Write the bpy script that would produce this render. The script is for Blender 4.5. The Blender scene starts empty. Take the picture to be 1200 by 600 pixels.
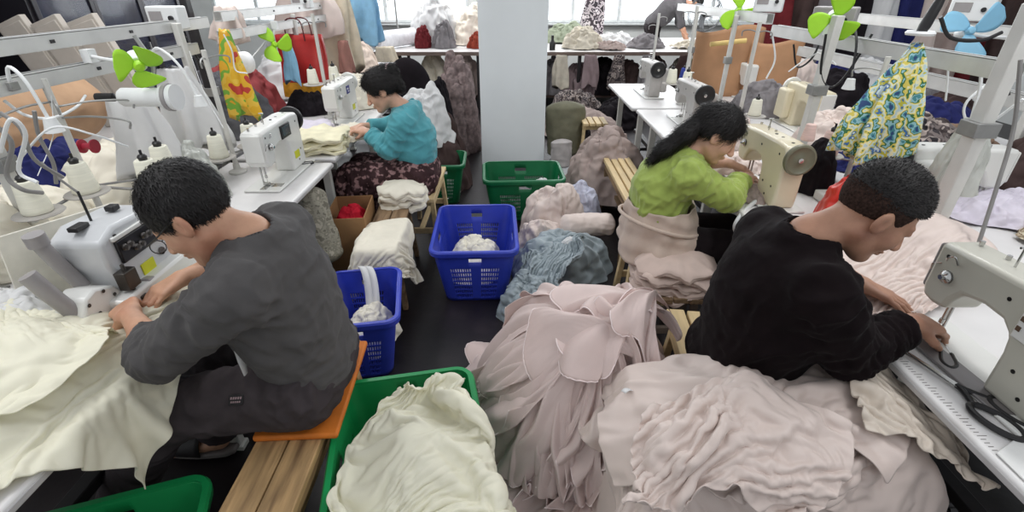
import bpy, bmesh, math, random
import numpy as np
from mathutils import Vector, Matrix

SC = bpy.context.scene
COL = SC.collection
PI = math.pi
R = math.radians
random.seed(7)

# ---------------------------------------------------------------- noise
_rs = np.random.RandomState(11)
_P = np.concatenate([_rs.permutation(256)] * 3)
_G = _rs.normal(size=(256, 3)); _G /= np.linalg.norm(_G, axis=1)[:, None]


def perlin(p):
    p = np.asarray(p, float)
    i = np.floor(p).astype(int); f = p - i; i &= 255
    u = f * f * f * (f * (f * 6 - 15) + 10)
    out = 0
    for dx in (0, 1):
        wx = u[:, 0] if dx else 1 - u[:, 0]
        for dy in (0, 1):
            wy = u[:, 1] if dy else 1 - u[:, 1]
            for dz in (0, 1):
                wz = u[:, 2] if dz else 1 - u[:, 2]
                g = _G[_P[_P[_P[(i[:, 0] + dx)] + i[:, 1] + dy] + i[:, 2] + dz] & 255]
                out = out + wx * wy * wz * (g[:, 0] * (f[:, 0] - dx) + g[:, 1] * (f[:, 1] - dy) + g[:, 2] * (f[:, 2] - dz))
    return out


def fbm(p, n=3, gain=.5):
    a, s, o = 1., 1., 0
    for k in range(n):
        o = o + a * perlin(np.asarray(p) * s + 17.3 * k); a *= gain; s *= 2.03
    return o


def ridge(p):
    return 1 - np.abs(perlin(p)) * 2.2


# ---------------------------------------------------------------- materials
MATS = {}


def srgb(c):
    return tuple(((x / 255) / 12.92 if x / 255 <= .04045 else ((x / 255 + .055) / 1.055) ** 2.4) for x in c) + (1,)


def M(name, c, rough=.6, metal=0., var=.06, scale=12, bump=0., bscale=200, sheen=0., trans=0., coat=0., emit=None, spec=None, c2=None, c2scale=6, c2lo=.45, c2hi=.6, alpha=1., stretch=None, detail=4, double=True):
    """a node material: base colour with soft variation, optional second colour in patches, bump and a translucent share"""
    if name in MATS:
        return MATS[name]
    m = bpy.data.materials.new(name); m.use_nodes = True
    nt = m.node_tree; N = nt.nodes; L = nt.links
    b = N['Principled BSDF']
    b.inputs['Roughness'].default_value = rough; b.inputs['Metallic'].default_value = metal
    b.inputs['Specular IOR Level'].default_value = spec if spec is not None else (.12 if rough >= .74 and not metal else .5)
    if coat: b.inputs['Coat Weight'].default_value = coat
    if sheen:
        b.inputs['Sheen Weight'].default_value = sheen; b.inputs['Sheen Roughness'].default_value = .4
    tc = N.new('ShaderNodeTexCoord'); mp = N.new('ShaderNodeMapping'); L.new(tc.outputs['Object'], mp.inputs[0])
    if stretch: mp.inputs['Scale'].default_value = stretch
    n = N.new('ShaderNodeTexNoise'); n.inputs['Scale'].default_value = scale; n.inputs['Detail'].default_value = detail; L.new(mp.outputs[0], n.inputs[0])
    cr = N.new('ShaderNodeValToRGB'); L.new(n.outputs[0], cr.inputs[0])
    base = srgb(c)
    e = cr.color_ramp.elements
    e[0].position = .3; e[1].position = .7
    e[0].color = tuple(max(0, x * (1 - 2 * var)) for x in base[:3]) + (1,); e[1].color = tuple(min(1, x * (1 + 2 * var)) for x in base[:3]) + (1,)
    out = cr.outputs[0]
    if c2:
        n2 = N.new('ShaderNodeTexNoise'); n2.inputs['Scale'].default_value = c2scale; n2.inputs['Detail'].default_value = 5; L.new(mp.outputs[0], n2.inputs[0])
        r2 = N.new('ShaderNodeValToRGB'); r2.color_ramp.elements[0].position = c2lo; r2.color_ramp.elements[1].position = c2hi; L.new(n2.outputs[0], r2.inputs[0])
        mx = N.new('ShaderNodeMix'); mx.data_type = 'RGBA'; L.new(r2.outputs[0], mx.inputs[0]); L.new(out, mx.inputs[6]); mx.inputs[7].default_value = srgb(c2)
        out = mx.outputs[2]
    L.new(out, b.inputs['Base Color'])
    if bump:
        n3 = N.new('ShaderNodeTexNoise'); n3.inputs['Scale'].default_value = bscale; n3.inputs['Detail'].default_value = 3; L.new(mp.outputs[0], n3.inputs[0])
        bp = N.new('ShaderNodeBump'); bp.inputs['Strength'].default_value = bump; bp.inputs['Distance'].default_value = .004; L.new(n3.outputs[0], bp.inputs['Height']); L.new(bp.outputs[0], b.inputs['Normal'])
    if emit:
        b.inputs['Emission Color'].default_value = srgb(emit[0]); b.inputs['Emission Strength'].default_value = emit[1]
    if alpha < 1:
        b.inputs['Alpha'].default_value = alpha
    if trans:
        t = N.new('ShaderNodeBsdfTranslucent'); L.new(out, t.inputs[0])
        ms = N.new('ShaderNodeMixShader'); ms.inputs[0].default_value = trans
        L.new(b.outputs[0], ms.inputs[1]); L.new(t.outputs[0], ms.inputs[2]); L.new(ms.outputs[0], N['Material Output'].inputs[0])
    MATS[name] = m
    return m


# ---------------------------------------------------------------- objects
def tag(o, label=None, cat=None, group=None, kind=None):
    if label: o['label'] = label
    if cat: o['category'] = cat
    if group: o['group'] = group
    if kind: o['kind'] = kind
    return o


def thing(name, label, cat, loc=(0, 0, 0), rz=0., group=None, rot=None):
    o = bpy.data.objects.new(name, None); COL.objects.link(o)
    o.empty_display_size = .05
    o.location = loc; o.rotation_euler = rot if rot else (0, 0, rz)
    return tag(o, label, cat, group)


def link(name, me, mat, parent=None):
    o = bpy.data.objects.new(name, me); COL.objects.link(o)
    if mat is not None:
        for m in (mat if isinstance(mat, (list, tuple)) else [mat]): me.materials.append(m)
    if parent is not None: o.parent = parent
    return o


def kids(o):
    return [c for c in list(o.children)]


def copy_tree(o, loc=None, rz=None, label=None, scale=None, group=None, parent=None, top=True):
    c = o.copy(); COL.objects.link(c); c.parent = parent
    if loc is not None: c.location = loc
    if rz is not None: c.rotation_euler = (0, 0, rz) if not isinstance(rz, (tuple, list)) else rz
    if scale is not None: c.scale = scale if isinstance(scale, (tuple, list)) else (scale,) * 3
    if label: c['label'] = label
    if group: c['group'] = group
    for ch in kids(o):
        copy_tree(ch, parent=c, top=False)
    return c


def recol(o, mat):
    """give a copied one-mesh object its own material (its mesh data becomes its own)"""
    o.data = o.data.copy(); o.data.materials.clear(); o.data.materials.append(mat)
    return o


def catmull(pts, n=6):
    P = [Vector(p) for p in pts]
    if len(P) < 3: return P
    Q = [P[0] * 2 - P[1]] + P + [P[-1] * 2 - P[-2]]
    out = []
    for i in range(1, len(Q) - 2):
        for k in range(n):
            t = k / n
            a, b, c, d = Q[i - 1], Q[i], Q[i + 1], Q[i + 2]
            out.append(.5 * ((2 * b) + (c - a) * t + (2 * a - 5 * b + 4 * c - d) * t * t + (3 * b - a - 3 * c + d) * t ** 3))
    out.append(P[-1])
    return out


class MB:
    def __init__(s):
        s.v = []; s.f = []; s.mi = []; s.cur = 0

    def add(s, vs, fs):
        b = len(s.v); s.v += [tuple(v) for v in vs]
        for f in fs:
            s.f.append(tuple(b + i for i in f)); s.mi.append(s.cur)
        return s

    def box(s, c, d, rot=None):
        x, y, z = d[0] / 2, d[1] / 2, d[2] / 2
        vs = [Vector((a * x, b * y, e * z)) for a in (-1, 1) for b in (-1, 1) for e in (-1, 1)]
        if rot is not None:
            m = rot if isinstance(rot, Matrix) else Matrix.Rotation(rot, 3, 'Z')
            vs = [m @ v for v in vs]
        c = Vector(c)
        return s.add([v + c for v in vs], [(0, 1, 3, 2), (4, 6, 7, 5), (0, 4, 5, 1), (2, 3, 7, 6), (0, 2, 6, 4), (1, 5, 7, 3)])

    def bar(s, a, b, w, h=None, up=(0, 0, 1)):
        a, b = Vector(a), Vector(b); d = (b - a); L = d.length; d.normalize()
        u = Vector(up)
        if abs(d.dot(u)) > .98: u = Vector((1, 0, 0))
        x = d.cross(u).normalized(); z = x.cross(d).normalized()
        m = Matrix((x, d, z)).transposed()
        return s.box((a + b) / 2, (w, L, h or w), m)

    def tube(s, pts, r, seg=10, caps=True, smooth=0, flat=1.):
        P = catmull(pts, smooth) if smooth else [Vector(p) for p in pts]
        n = len(P)
        rr = r if hasattr(r, '__len__') else [r] * n
        if len(rr) != n:
            rr = [float(np.interp(i / (n - 1), np.linspace(0, 1, len(rr)), rr)) for i in range(n)]
        t = [(P[min(i + 1, n - 1)] - P[max(i - 1, 0)]).normalized() for i in range(n)]
        u = Vector((0, 0, 1)) if abs(t[0].z) < .9 else Vector((1, 0, 0))
        x = t[0].cross(u).normalized(); vs = []
        for i in range(n):
            x = (x - t[i] * x.dot(t[i])).normalized(); y = t[i].cross(x)
            for k in range(seg):
                a = 2 * PI * k / seg
                vs.append(P[i] + (x * math.cos(a) + y * math.sin(a) * flat) * rr[i])
        fs = [(i * seg + k, i * seg + (k + 1) % seg, (i + 1) * seg + (k + 1) % seg, (i + 1) * seg + k) for i in range(n - 1) for k in range(seg)]
        if caps:
            fs.append(tuple(range(seg))[::-1]); fs.append(tuple((n - 1) * seg + k for k in range(seg)))
        return s.add(vs, fs)

    def lathe(s, prof, c=(0, 0, 0), axis='z', seg=20, rot=None):
        n = len(prof); vs = []; c = Vector(c)
        for (r, h) in prof:
            for k in range(seg):
                a = 2 * PI * k / seg
                v = (r * math.cos(a), r * math.sin(a), h)
                if axis == 'x': v = (v[2], v[0], v[1])
                elif axis == 'y': v = (v[1], v[2], v[0])
                v = Vector(v)
                if rot is not None: v = rot @ v
                vs.append(v + c)
        fs = [(i * seg + k, i * seg + (k + 1) % seg, (i + 1) * seg + (k + 1) % seg, (i + 1) * seg + k) for i in range(n - 1) for k in range(seg)]
        if prof[0][0] > 1e-5: fs.append(tuple(range(seg))[::-1])
        if prof[-1][0] > 1e-5: fs.append(tuple((n - 1) * seg + k for k in range(seg)))
        return s.add(vs, fs)

    def prism(s, outline, d0, d1, plane='xz'):
        def q(p, d):
            return (p[0], d, p[1]) if plane == 'xz' else ((p[0], p[1], d) if plane == 'xy' else (d, p[0], p[1]))
        n = len(outline)
        vs = [q(p, d0) for p in outline] + [q(p, d1) for p in outline]
        fs = [(i, (i + 1) % n, n + (i + 1) % n, n + i) for i in range(n)] + [tuple(range(n))[::-1], tuple(range(n, 2 * n))]
        return s.add(vs, fs)

    def grid(s, n, m, fn, wrap=False):
        vs = [fn(i / (n if wrap else n - 1), j / (m - 1)) for j in range(m) for i in range(n)]
        w = n if wrap else n - 1
        return s.add(vs, [(j * n + i, j * n + (i + 1) % n, (j + 1) * n + (i + 1) % n, (j + 1) * n + i) for j in range(m - 1) for i in range(w)])

    def build(s, name, mat, parent=None, bevel=0., smooth=None, sub=0, solid=0., seg=2, merge=False):
        me = bpy.data.meshes.new(name); me.from_pydata(s.v, [], s.f); me.update()
        bm = bmesh.new(); bm.from_mesh(me)
        if merge: bmesh.ops.remove_doubles(bm, verts=bm.verts, dist=1e-5)
        bmesh.ops.recalc_face_normals(bm, faces=bm.faces[:])
        bm.to_mesh(me); bm.free()
        if isinstance(mat, (list, tuple)) and len(me.polygons) == len(s.mi):
            me.polygons.foreach_set('material_index', s.mi)
        o = link(name, me, mat, parent)
        if smooth is None: smooth = 40
        if smooth:
            me.polygons.foreach_set('use_smooth', [True] * len(me.polygons))
            if smooth < 180: me.set_sharp_from_angle(angle=R(smooth))
        if solid:
            q = o.modifiers.new('solid', 'SOLIDIFY'); q.thickness = solid; q.offset = 0
        if bevel:
            q = o.modifiers.new('bevel', 'BEVEL'); q.width = bevel; q.segments = seg; q.limit_method = 'ANGLE'; q.angle_limit = R(40); q.harden_normals = False
        if sub:
            q = o.modifiers.new('sub', 'SUBSURF'); q.levels = sub; q.render_levels = sub
        return o


def np_mesh(name, V, F, mat, parent=None, smooth=True):
    me = bpy.data.meshes.new(name)
    V = np.asarray(V, np.float32); F = np.asarray(F, np.int32)
    k = F.shape[1]
    me.vertices.add(len(V)); me.vertices.foreach_set('co', V.ravel())
    me.loops.add(F.size); me.loops.foreach_set('vertex_index', F.ravel())
    me.polygons.add(len(F)); me.polygons.foreach_set('loop_start', np.arange(0, F.size, k, dtype=np.int32))
    if smooth: me.polygons.foreach_set('use_smooth', np.ones(len(F), bool))
    me.update(calc_edges=True); me.validate()
    return link(name, me, mat, parent)


def normals(V, F):
    a, b, c, d = (V[F[:, i]] for i in range(4))
    n = np.cross(c - a, d - b); N = np.zeros_like(V)
    for i in range(4): np.add.at(N, F[:, i], n)
    return N / (np.linalg.norm(N, axis=1)[:, None] + 1e-12)


# ---------------------------------------------------------------- distance fields turned into one continuous mesh
class SDF:
    def __init__(s, lo, hi, h):
        s.lo = np.array(lo, np.float32); s.h = h
        s.n = np.ceil((np.array(hi) - s.lo) / h).astype(int) + 1
        s.f = np.full(tuple(s.n), 1., np.float32)

    def win(s, lo, hi):
        a = np.clip(np.floor((np.array(lo) - s.lo) / s.h).astype(int), 0, s.n)
        b = np.clip(np.ceil((np.array(hi) - s.lo) / s.h).astype(int) + 1, 0, s.n)
        if (b <= a).any(): return None
        g = np.meshgrid(*[s.lo[i] + s.h * np.arange(a[i], b[i], dtype=np.float32) for i in range(3)], indexing='ij', sparse=True)
        return tuple(slice(a[i], b[i]) for i in range(3)), g

    def put(s, sl, d, k, op='+'):
        f = s.f[sl]
        if op == '+':
            if k > 0:
                h = np.maximum(k - np.abs(f - d), 0) / k
                s.f[sl] = np.minimum(f, d) - h * h * k * .25
            else: s.f[sl] = np.minimum(f, d)
        else:
            s.f[sl] = np.maximum(f, -d)

    def cap(s, a, b, r1, r2=None, k=.02, op='+', sq=None):
        """tapered capsule; sq = (axis vector, factor) squeezes it along that axis"""
        r2 = r1 if r2 is None else r2
        a = np.array(a, np.float32); b = np.array(b, np.float32); m = max(r1, r2) * 1.35 + k + .03
        w = s.win(np.minimum(a, b) - m, np.maximum(a, b) + m)
        if w is None: return
        sl, (X, Y, Z) = w
        d = b - a; L2 = float(d @ d) + 1e-9
        t = np.clip(((X - a[0]) * d[0] + (Y - a[1]) * d[1] + (Z - a[2]) * d[2]) / L2, 0, 1)
        px, py, pz = X - a[0] - t * d[0], Y - a[1] - t * d[1], Z - a[2] - t * d[2]
        q = px * px + py * py + pz * pz
        if sq is not None:
            e = np.array(sq[0], float); e /= np.linalg.norm(e)
            c = px * e[0] + py * e[1] + pz * e[2]
            q = q + c * c * (1 / sq[1] ** 2 - 1)
        s.put(sl, (np.sqrt(q) - (r1 + (r2 - r1) * t)).astype(np.float32), k, op)

    def ell(s, c, r, rot=None, k=.02, op='+'):
        c = np.array(c, np.float32); r = np.array(r, float); m = r.max() + k + .03
        w = s.win(c - m, c + m)
        if w is None: return
        sl, (X, Y, Z) = w
        X, Y, Z = X - c[0], Y - c[1], Z - c[2]
        if rot is not None:
            q = np.array(rot.to_3x3() if hasattr(rot, 'to_3x3') else rot).T
            X, Y, Z = (q[i, 0] * X + q[i, 1] * Y + q[i, 2] * Z for i in range(3))
        k0 = np.sqrt((X / r[0]) ** 2 + (Y / r[1]) ** 2 + (Z / r[2]) ** 2)
        k1 = np.sqrt((X / r[0] ** 2) ** 2 + (Y / r[1] ** 2) ** 2 + (Z / r[2] ** 2) ** 2) + 1e-6
        s.put(sl, (k0 * (k0 - 1) / k1).astype(np.float32), k, op)

    def cut(s, p, n, lo=None, hi=None):
        """remove the half space in front of plane (p, n), within a box if given"""
        p = np.array(p, np.float32); n = np.array(n, float); n /= np.linalg.norm(n)
        w = s.win(s.lo if lo is None else lo, s.lo + s.n * s.h if hi is None else hi)
        sl, (X, Y, Z) = w
        d = ((X - p[0]) * n[0] + (Y - p[1]) * n[1] + (Z - p[2]) * n[2]).astype(np.float32)
        s.f[sl] = np.maximum(s.f[sl], d)

    def mesh(s):
        f = s.f
        f[0], f[-1], f[:, 0], f[:, -1], f[:, :, 0], f[:, :, -1] = (np.maximum(x, 1e-3) for x in (f[0], f[-1], f[:, 0], f[:, -1], f[:, :, 0], f[:, :, -1]))
        S = f < 0
        nb = np.zeros(tuple(s.n - 1), np.uint8)
        off = [(x, y, z) for x in (0, 1) for y in (0, 1) for z in (0, 1)]
        e = s.n - 1
        for (x, y, z) in off: nb += S[x:x + e[0], y:y + e[1], z:z + e[2]]
        act = np.argwhere((nb > 0) & (nb < 8))
        val = [f[act[:, 0] + o[0], act[:, 1] + o[1], act[:, 2] + o[2]] for o in off]
        pos = np.zeros((len(act), 3)); cnt = np.zeros(len(act))
        for i in range(8):
            for j in range(i + 1, 8):
                a, b = np.array(off[i]), np.array(off[j])
                if np.abs(a - b).sum() != 1: continue
                m = (val[i] < 0) != (val[j] < 0)
                t = val[i][m] / (val[i][m] - val[j][m])
                pos[m] += a + t[:, None] * (b - a); cnt[m] += 1
        V = s.lo + (act + pos / cnt[:, None]) * s.h
        idx = np.full(tuple(e), -1, np.int32); idx[act[:, 0], act[:, 1], act[:, 2]] = np.arange(len(act))
        Q = []
        for ax in range(3):
            sl0 = [slice(1, -1)] * 3; sl1 = [slice(1, -1)] * 3
            sl0[ax] = slice(0, -1); sl1[ax] = slice(1, None)
            d = S[tuple(sl0)].astype(np.int8) - S[tuple(sl1)].astype(np.int8)
            c = np.argwhere(d != 0)
            sg = d[c[:, 0], c[:, 1], c[:, 2]]
            c = c + 1; c[:, ax] -= 1
            u, v = [(1, 2), (2, 0), (0, 1)][ax]
            def at(du, dv):
                q = c.copy(); q[:, u] -= du; q[:, v] -= dv
                return idx[q[:, 0], q[:, 1], q[:, 2]]
            q = np.stack([at(1, 1), at(0, 1), at(0, 0), at(1, 0)], 1)
            q[sg < 0] = q[sg < 0][:, ::-1]
            Q.append(q)
        return V, np.concatenate(Q)


def relax(V, F, it=2, lam=.5):
    E = np.concatenate([F[:, [0, 1]], F[:, [1, 2]], F[:, [2, 3]], F[:, [3, 0]]])
    deg = np.bincount(E.ravel(), minlength=len(V))[:, None]
    for _ in range(it):
        A = np.zeros_like(V)
        for i in range(3):
            A[:, i] = np.bincount(E[:, 0], V[E[:, 1], i], len(V)) + np.bincount(E[:, 1], V[E[:, 0], i], len(V))
        V = V + lam * (A / np.maximum(deg, 1) - V)
    return V
# ---------------------------------------------------------------- measuring: a pixel of the photograph turned into a place in the room
_F, _c, _s, _H = 570., math.cos(math.atan(.558)), math.sin(math.atan(.558)), 1.65


def at(u, v, z=None, Y=None, X=None):
    x, y = (u - 600) / _F, (300 - v) / _F
    d = (x, _c + y * _s, -_s + y * _c)
    t = (z - _H) / d[2] if z is not None else (Y / d[1] if Y is not None else X / d[0])
    return Vector((d[0] * t, d[1] * t, _H + d[2] * t))


# ---------------------------------------------------------------- cloth
def sim_run(key, n, mm, rest, init, solids, frames=40, mass=.25, bend=.5, stiff=15, fric=12, selfd=.006, q=5, gap=.006):
    """let a sheet of n x mm points fall over solids (list of (verts, faces)) and return the settled points"""
    o = MB(); o.grid(n, mm, lambda a, b: init(a, b))
    me = bpy.data.meshes.new('sheet'); me.from_pydata(o.v, [], o.f); ob = bpy.data.objects.new('sheet', me); COL.objects.link(ob)
    ob.shape_key_add(name='Basis'); k = ob.shape_key_add(name='rest')
    for j in range(mm):
        for i in range(n): k.data[j * n + i].co = rest(i / (n - 1), j / (mm - 1))
    tmp = []
    for vs, fs in solids:
        m2 = bpy.data.meshes.new('solid'); m2.from_pydata([tuple(v) for v in vs], [], fs); c = bpy.data.objects.new('solid', m2); COL.objects.link(c)
        c.modifiers.new('c', 'COLLISION'); c.collision.thickness_outer = gap; c.collision.cloth_friction = fric; c.collision.damping = .3; tmp.append(c)
    md = ob.modifiers.new('cloth', 'CLOTH'); s = md.settings
    s.quality = q; s.mass = mass; s.tension_stiffness = s.compression_stiffness = stiff; s.shear_stiffness = 4; s.bending_stiffness = bend
    s.air_damping = 2.; s.tension_damping = s.compression_damping = 6; s.bending_damping = .6; s.rest_shape_key = k
    cs = md.collision_settings; cs.use_self_collision = True; cs.self_distance_min = selfd; cs.distance_min = gap; cs.collision_quality = 3; cs.self_friction = 8; cs.friction = fric
    md.point_cache.frame_start = 1; md.point_cache.frame_end = frames + 1
    for fr in range(1, frames + 1): SC.frame_set(fr)
    ev = ob.evaluated_get(bpy.context.evaluated_depsgraph_get()); em = ev.to_mesh()
    V = np.zeros(len(em.vertices) * 3); em.vertices.foreach_get('co', V); ev.to_mesh_clear()
    for x in tmp + [ob]:
        d = x.data; bpy.data.objects.remove(x); bpy.data.meshes.remove(d)
    SC.frame_set(1)
    return V.reshape(-1, 3)


def sheet_faces(n, m):
    i, j = np.meshgrid(np.arange(n - 1), np.arange(m - 1)); b = (j * n + i).ravel()
    return np.stack([b, b + 1, b + n + 1, b + n], 1)


def solid_of(V, n, m): return (V, [tuple(int(q) for q in f) for f in sheet_faces(n, m)])


def rbox(x0, x1, y0, y1, z0, z1, bev=.05, dome=0.):
    """a rounded block with an optional domed top, as (verts, faces)"""
    bm = bmesh.new(); bmesh.ops.create_cube(bm, size=1)
    for v in bm.verts: v.co = ((x0 + x1) / 2 + v.co.x * (x1 - x0), (y0 + y1) / 2 + v.co.y * (y1 - y0), (z0 + z1) / 2 + v.co.z * (z1 - z0))
    if bev: bmesh.ops.bevel(bm, geom=bm.edges[:], offset=bev, segments=3, affect='EDGES', profile=.5)
    out = ([v.co.copy() for v in bm.verts], [tuple(v.index for v in f.verts) for f in bm.faces]); bm.free()
    return out


def mound(cx, cy, z0, rx, ry, h, seed=1, n=28, m=12, rough=.12):
    vs = []; fs = []
    P = []
    for j in range(m + 1):
        t = j / m
        for i in range(n):
            a = 2 * PI * i / n; P.append((math.cos(a) * math.sin(t * PI / 2), math.sin(a) * math.sin(t * PI / 2), math.cos(t * PI / 2)))
    P = np.array(P); k = 1 + rough * fbm(P * 1.7 + seed * 5.3, 2)
    vs = [Vector((cx + p[0] * rx * q, cy + p[1] * ry * q, z0 + p[2] * h * q)) for p, q in zip(P, k)]
    fs = [(j * n + i, (j + 1) * n + i, (j + 1) * n + (i + 1) % n, j * n + (i + 1) % n) for j in range(m) for i in range(n)]
    return vs, fs


FLOOR_SOLID = ([Vector((-4, -2, 0)), Vector((4, -2, 0)), Vector((4, 6, 0)), Vector((-4, 6, 0))], [(0, 1, 2, 3)])


def sheet(name, V, n, m, mat, label, cat, group=None, sub=2, solid=.003, parent=None, kind=None, root=None):
    V = np.array(V); c = V.mean(0); c[2] = V[:, 2].min()
    o = np_mesh(name, V - c, sheet_faces(n, m), mat, parent)
    o.location = c
    if sub:
        q = o.modifiers.new('sub', 'SUBSURF'); q.levels = 1; q.render_levels = sub
    if solid:
        q = o.modifiers.new('thick', 'SOLIDIFY'); q.thickness = solid; q.offset = 0
    return tag(o, label, cat, group, kind)


def crumple(seed, n, shr, L, W, c, z, wave=.06, rot=0., tilt=0., disc=0., fr=1.):
    """starting and resting positions of a loosely gathered sheet L x W around c; disc rounds its corners"""
    ph = np.random.RandomState(seed).rand(12) * 6.28; ca, sa = math.cos(rot), math.sin(rot)
    def flat(a, b):
        u, v = 2 * a - 1, 2 * b - 1
        x, y = u * math.sqrt(1 - v * v / 2), v * math.sqrt(1 - u * u / 2)
        return (u + (x - u) * disc) * L / 2, (v + (y - v) * disc) * W / 2
    def init(a, b):
        x, y = flat(a, b)
        zz = z + wave * math.sin(fr * x * 9 + ph[0] + 2 * math.sin(y * 4 + ph[1])) + wave * math.sin(fr * y * 10 + ph[2] + 2 * math.sin(x * 5 + ph[3])) + tilt * y
        X = x * shr[0] + .05 * math.sin(y * 5 + ph[4]); Y = y * shr[1] + .05 * math.sin(x * 6 + ph[5])
        return Vector((c[0] + X * ca - Y * sa, c[1] + X * sa + Y * ca, zz))
    def rest(a, b): return Vector((*flat(a, b), 0))
    return rest, init


def heap(name, label, cat, mat, loc, size, seed=0, fold=1., rz=0., group=None, n=110, m=44, p=2.2, lobes=.16, hang=0., kind=None, fine=1.):
    """a slumped heap of cloth: a lobed dome with warped folds; hang > 0 lets the rim fall below its base"""
    rs = np.random.RandomState(seed); o1 = rs.rand(3) * 50
    a = np.linspace(0, 2 * PI, n, endpoint=False); t = np.linspace(0, 1, m)
    A, T = np.meshgrid(a, t); A = A.ravel(); T = T.ravel()
    ring = np.stack([np.cos(A) * 1.3, np.sin(A) * 1.3, T * .4], 1)
    out = 1 + lobes * fbm(ring * .9 + o1, 3) * 1.6
    r = T ** .8 * out
    z = np.maximum(1 - T ** p, 0)
    sq = .82 + .0 * T
    X = np.stack([r * np.cos(A), r * np.sin(A), z * (1 + .34 * fbm(np.stack([r * np.cos(A) * 1.5, r * np.sin(A) * 1.5, T * 0], 1) + o1, 3))], 1)
    X[:, :2] += .16 * np.stack([fbm(X * 1.3 + o1 + 7, 2), fbm(X * 1.3 + o1 + 40, 2)], 1) * (1 - T ** 4)[:, None]
    V = X * np.array([size[0] / 2, size[1] / 2, size[2]])
    if hang: V[:, 2] -= hang * np.clip((T - .8) / .2, 0, 1) ** 1.5
    F = []
    for j in range(m - 1):
        for i in range(n): F.append((j * n + i, j * n + (i + 1) % n, (j + 1) * n + (i + 1) % n, (j + 1) * n + i))
    F = np.array(F); N = normals(V, F)
    if N[:n * 4, 2].mean() < 0: F = F[:, ::-1].copy(); N = -N
    s = min(size[0], size[1])
    Q = V / s * 2.2 + o1
    wq = Q + .55 * np.stack([fbm(Q * 1.3 + 5, 2), fbm(Q * 1.3 + 25, 2), fbm(Q * 1.3 + 45, 2)], 1)
    rad = np.stack([np.cos(A) * 2.6, np.sin(A) * 2.6, T * .7], 1) + o1 + .25 * wq
    d = .055 * (ridge(wq * 1.5) - .4) + .05 * (ridge(rad * 1.15) - .4) * np.clip(T * 1.6, 0, 1) + .022 * fine * (ridge(wq * 3.6) - .4)
    V = V + N * (d * s * fold)[:, None]
    if not hang: V[:, 2] = np.maximum(V[:, 2], 0)
    o = np_mesh(name, V, F, mat)
    o.location = loc; o.rotation_euler = (0, 0, rz)
    q = o.modifiers.new('sub', 'SUBSURF'); q.levels = 1; q.render_levels = 1
    return tag(o, label, cat, group, kind)


ORD = ['topmost', 'second from the top', 'third from the top', 'fourth from the top', 'fifth from the top', 'sixth from the top', 'seventh from the top', 'eighth from the top']


def folded_stack(name, what, mat, loc, size, n, seed=1, rz=0., group=None, sag=.0, cat='fabric'):
    """n folded pieces lying on one another, each its own ragged slab"""
    rs = np.random.RandomState(seed); h = size[2] / n
    for k in range(n):
        z0 = k * h; ph = rs.rand(6) * 6.28; sx, sy = size[0] / 2 * (1 - .05 * rs.rand()), size[1] / 2 * (1 - .05 * rs.rand()); ox, oy = (rs.rand(2) - .5) * .02
        b = MB(); U = 56; rows = [(.0, .0), (.5, .0), (.94, .06), (1.0, .3), (1.0, .55), (1.01, .75), (.96, .95), (.6, 1.), (.0, 1.)]
        def fn(u, v):
            q = v * 8; i = min(int(q), 7); f = q - i; r = rows[i][0] * (1 - f) + rows[i + 1][0] * f; zz = rows[i][1] * (1 - f) + rows[i + 1][1] * f
            a = 2 * PI * u; c, s_ = math.cos(a), math.sin(a); e = (abs(c) ** 5 + abs(s_) ** 5) ** (-1 / 5)
            w = 1 + .05 * math.sin(5 * a + ph[0]) + .03 * math.sin(11 * a + ph[1] + 3 * zz) + .018 * math.sin(23 * a + ph[2])
            x, y = c * e * r * w * sx, s_ * e * r * w * sy
            return (x + ox, y + oy, z0 + h * 1.12 * zz + r ** 3 * (.012 * math.sin(7 * a + ph[3]) + .006 * math.sin(17 * a + ph[4])) - sag * r ** 2 + .006 * math.sin(x * 30 + ph[5]) * math.sin(y * 26 + ph[0]) * zz)
        b.grid(U, 25, fn, wrap=True)
        o = b.build(name, mat, smooth=180)
        o.location = loc; o.rotation_euler = (0, 0, rz)
        tag(o, ORD[n - 1 - k] + ' of ' + what, cat, group or what)
# ---------------------------------------------------------------- the room
FLOORM = M('floor_concrete', (26, 20, 23), .42, var=.3, scale=2.2, c2=(62, 54, 56), c2scale=1.7, c2lo=.56, c2hi=.78, bump=.25, bscale=30)
WALLM = M('wall_plaster', (206, 208, 206), .9, var=.03, scale=3)
WHITE = M('white_paint', (222, 224, 224), .6, var=.03, scale=3)
b = MB(); b.box((0, 5.2, -.05), (14, 14, .1)); tag(b.build('floor', FLOORM), kind='structure')
b = MB(); b.box((-.2, 11.4, .475), (13.6, .16, .95)); b.box((-.2, 11.4, 2.9), (13.6, .16, .6)); b.box((-6.6, 11.4, 1.8), (.8, .16, 1.7)); b.box((6.4, 11.4, 1.8), (.6, .16, 1.7)); b.box((-.3, 11.4, 1.8), (1.2, .16, 1.7))
tag(b.build('wall_back', WALLM), kind='structure')
b = MB(); b.box((-7, 5.2, 1.6), (.16, 12.6, 3.2)); tag(b.build('wall_left', WALLM), kind='structure')
b = MB(); b.box((6.8, 5.2, 1.6), (.16, 12.6, 3.2)); tag(b.build('wall_right', WALLM), kind='structure')
b = MB(); b.box((.01, 5.14, 1.6), (.635, .56, 3.2)); tag(b.build('column', M('column_paint', (236, 241, 243), .7, var=.02, scale=2)), kind='structure', )
FRAME = M('window_white', (208, 212, 212), .4)
GLASS = M('window_glass', (235, 242, 245), .05, alpha=.12)
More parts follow.
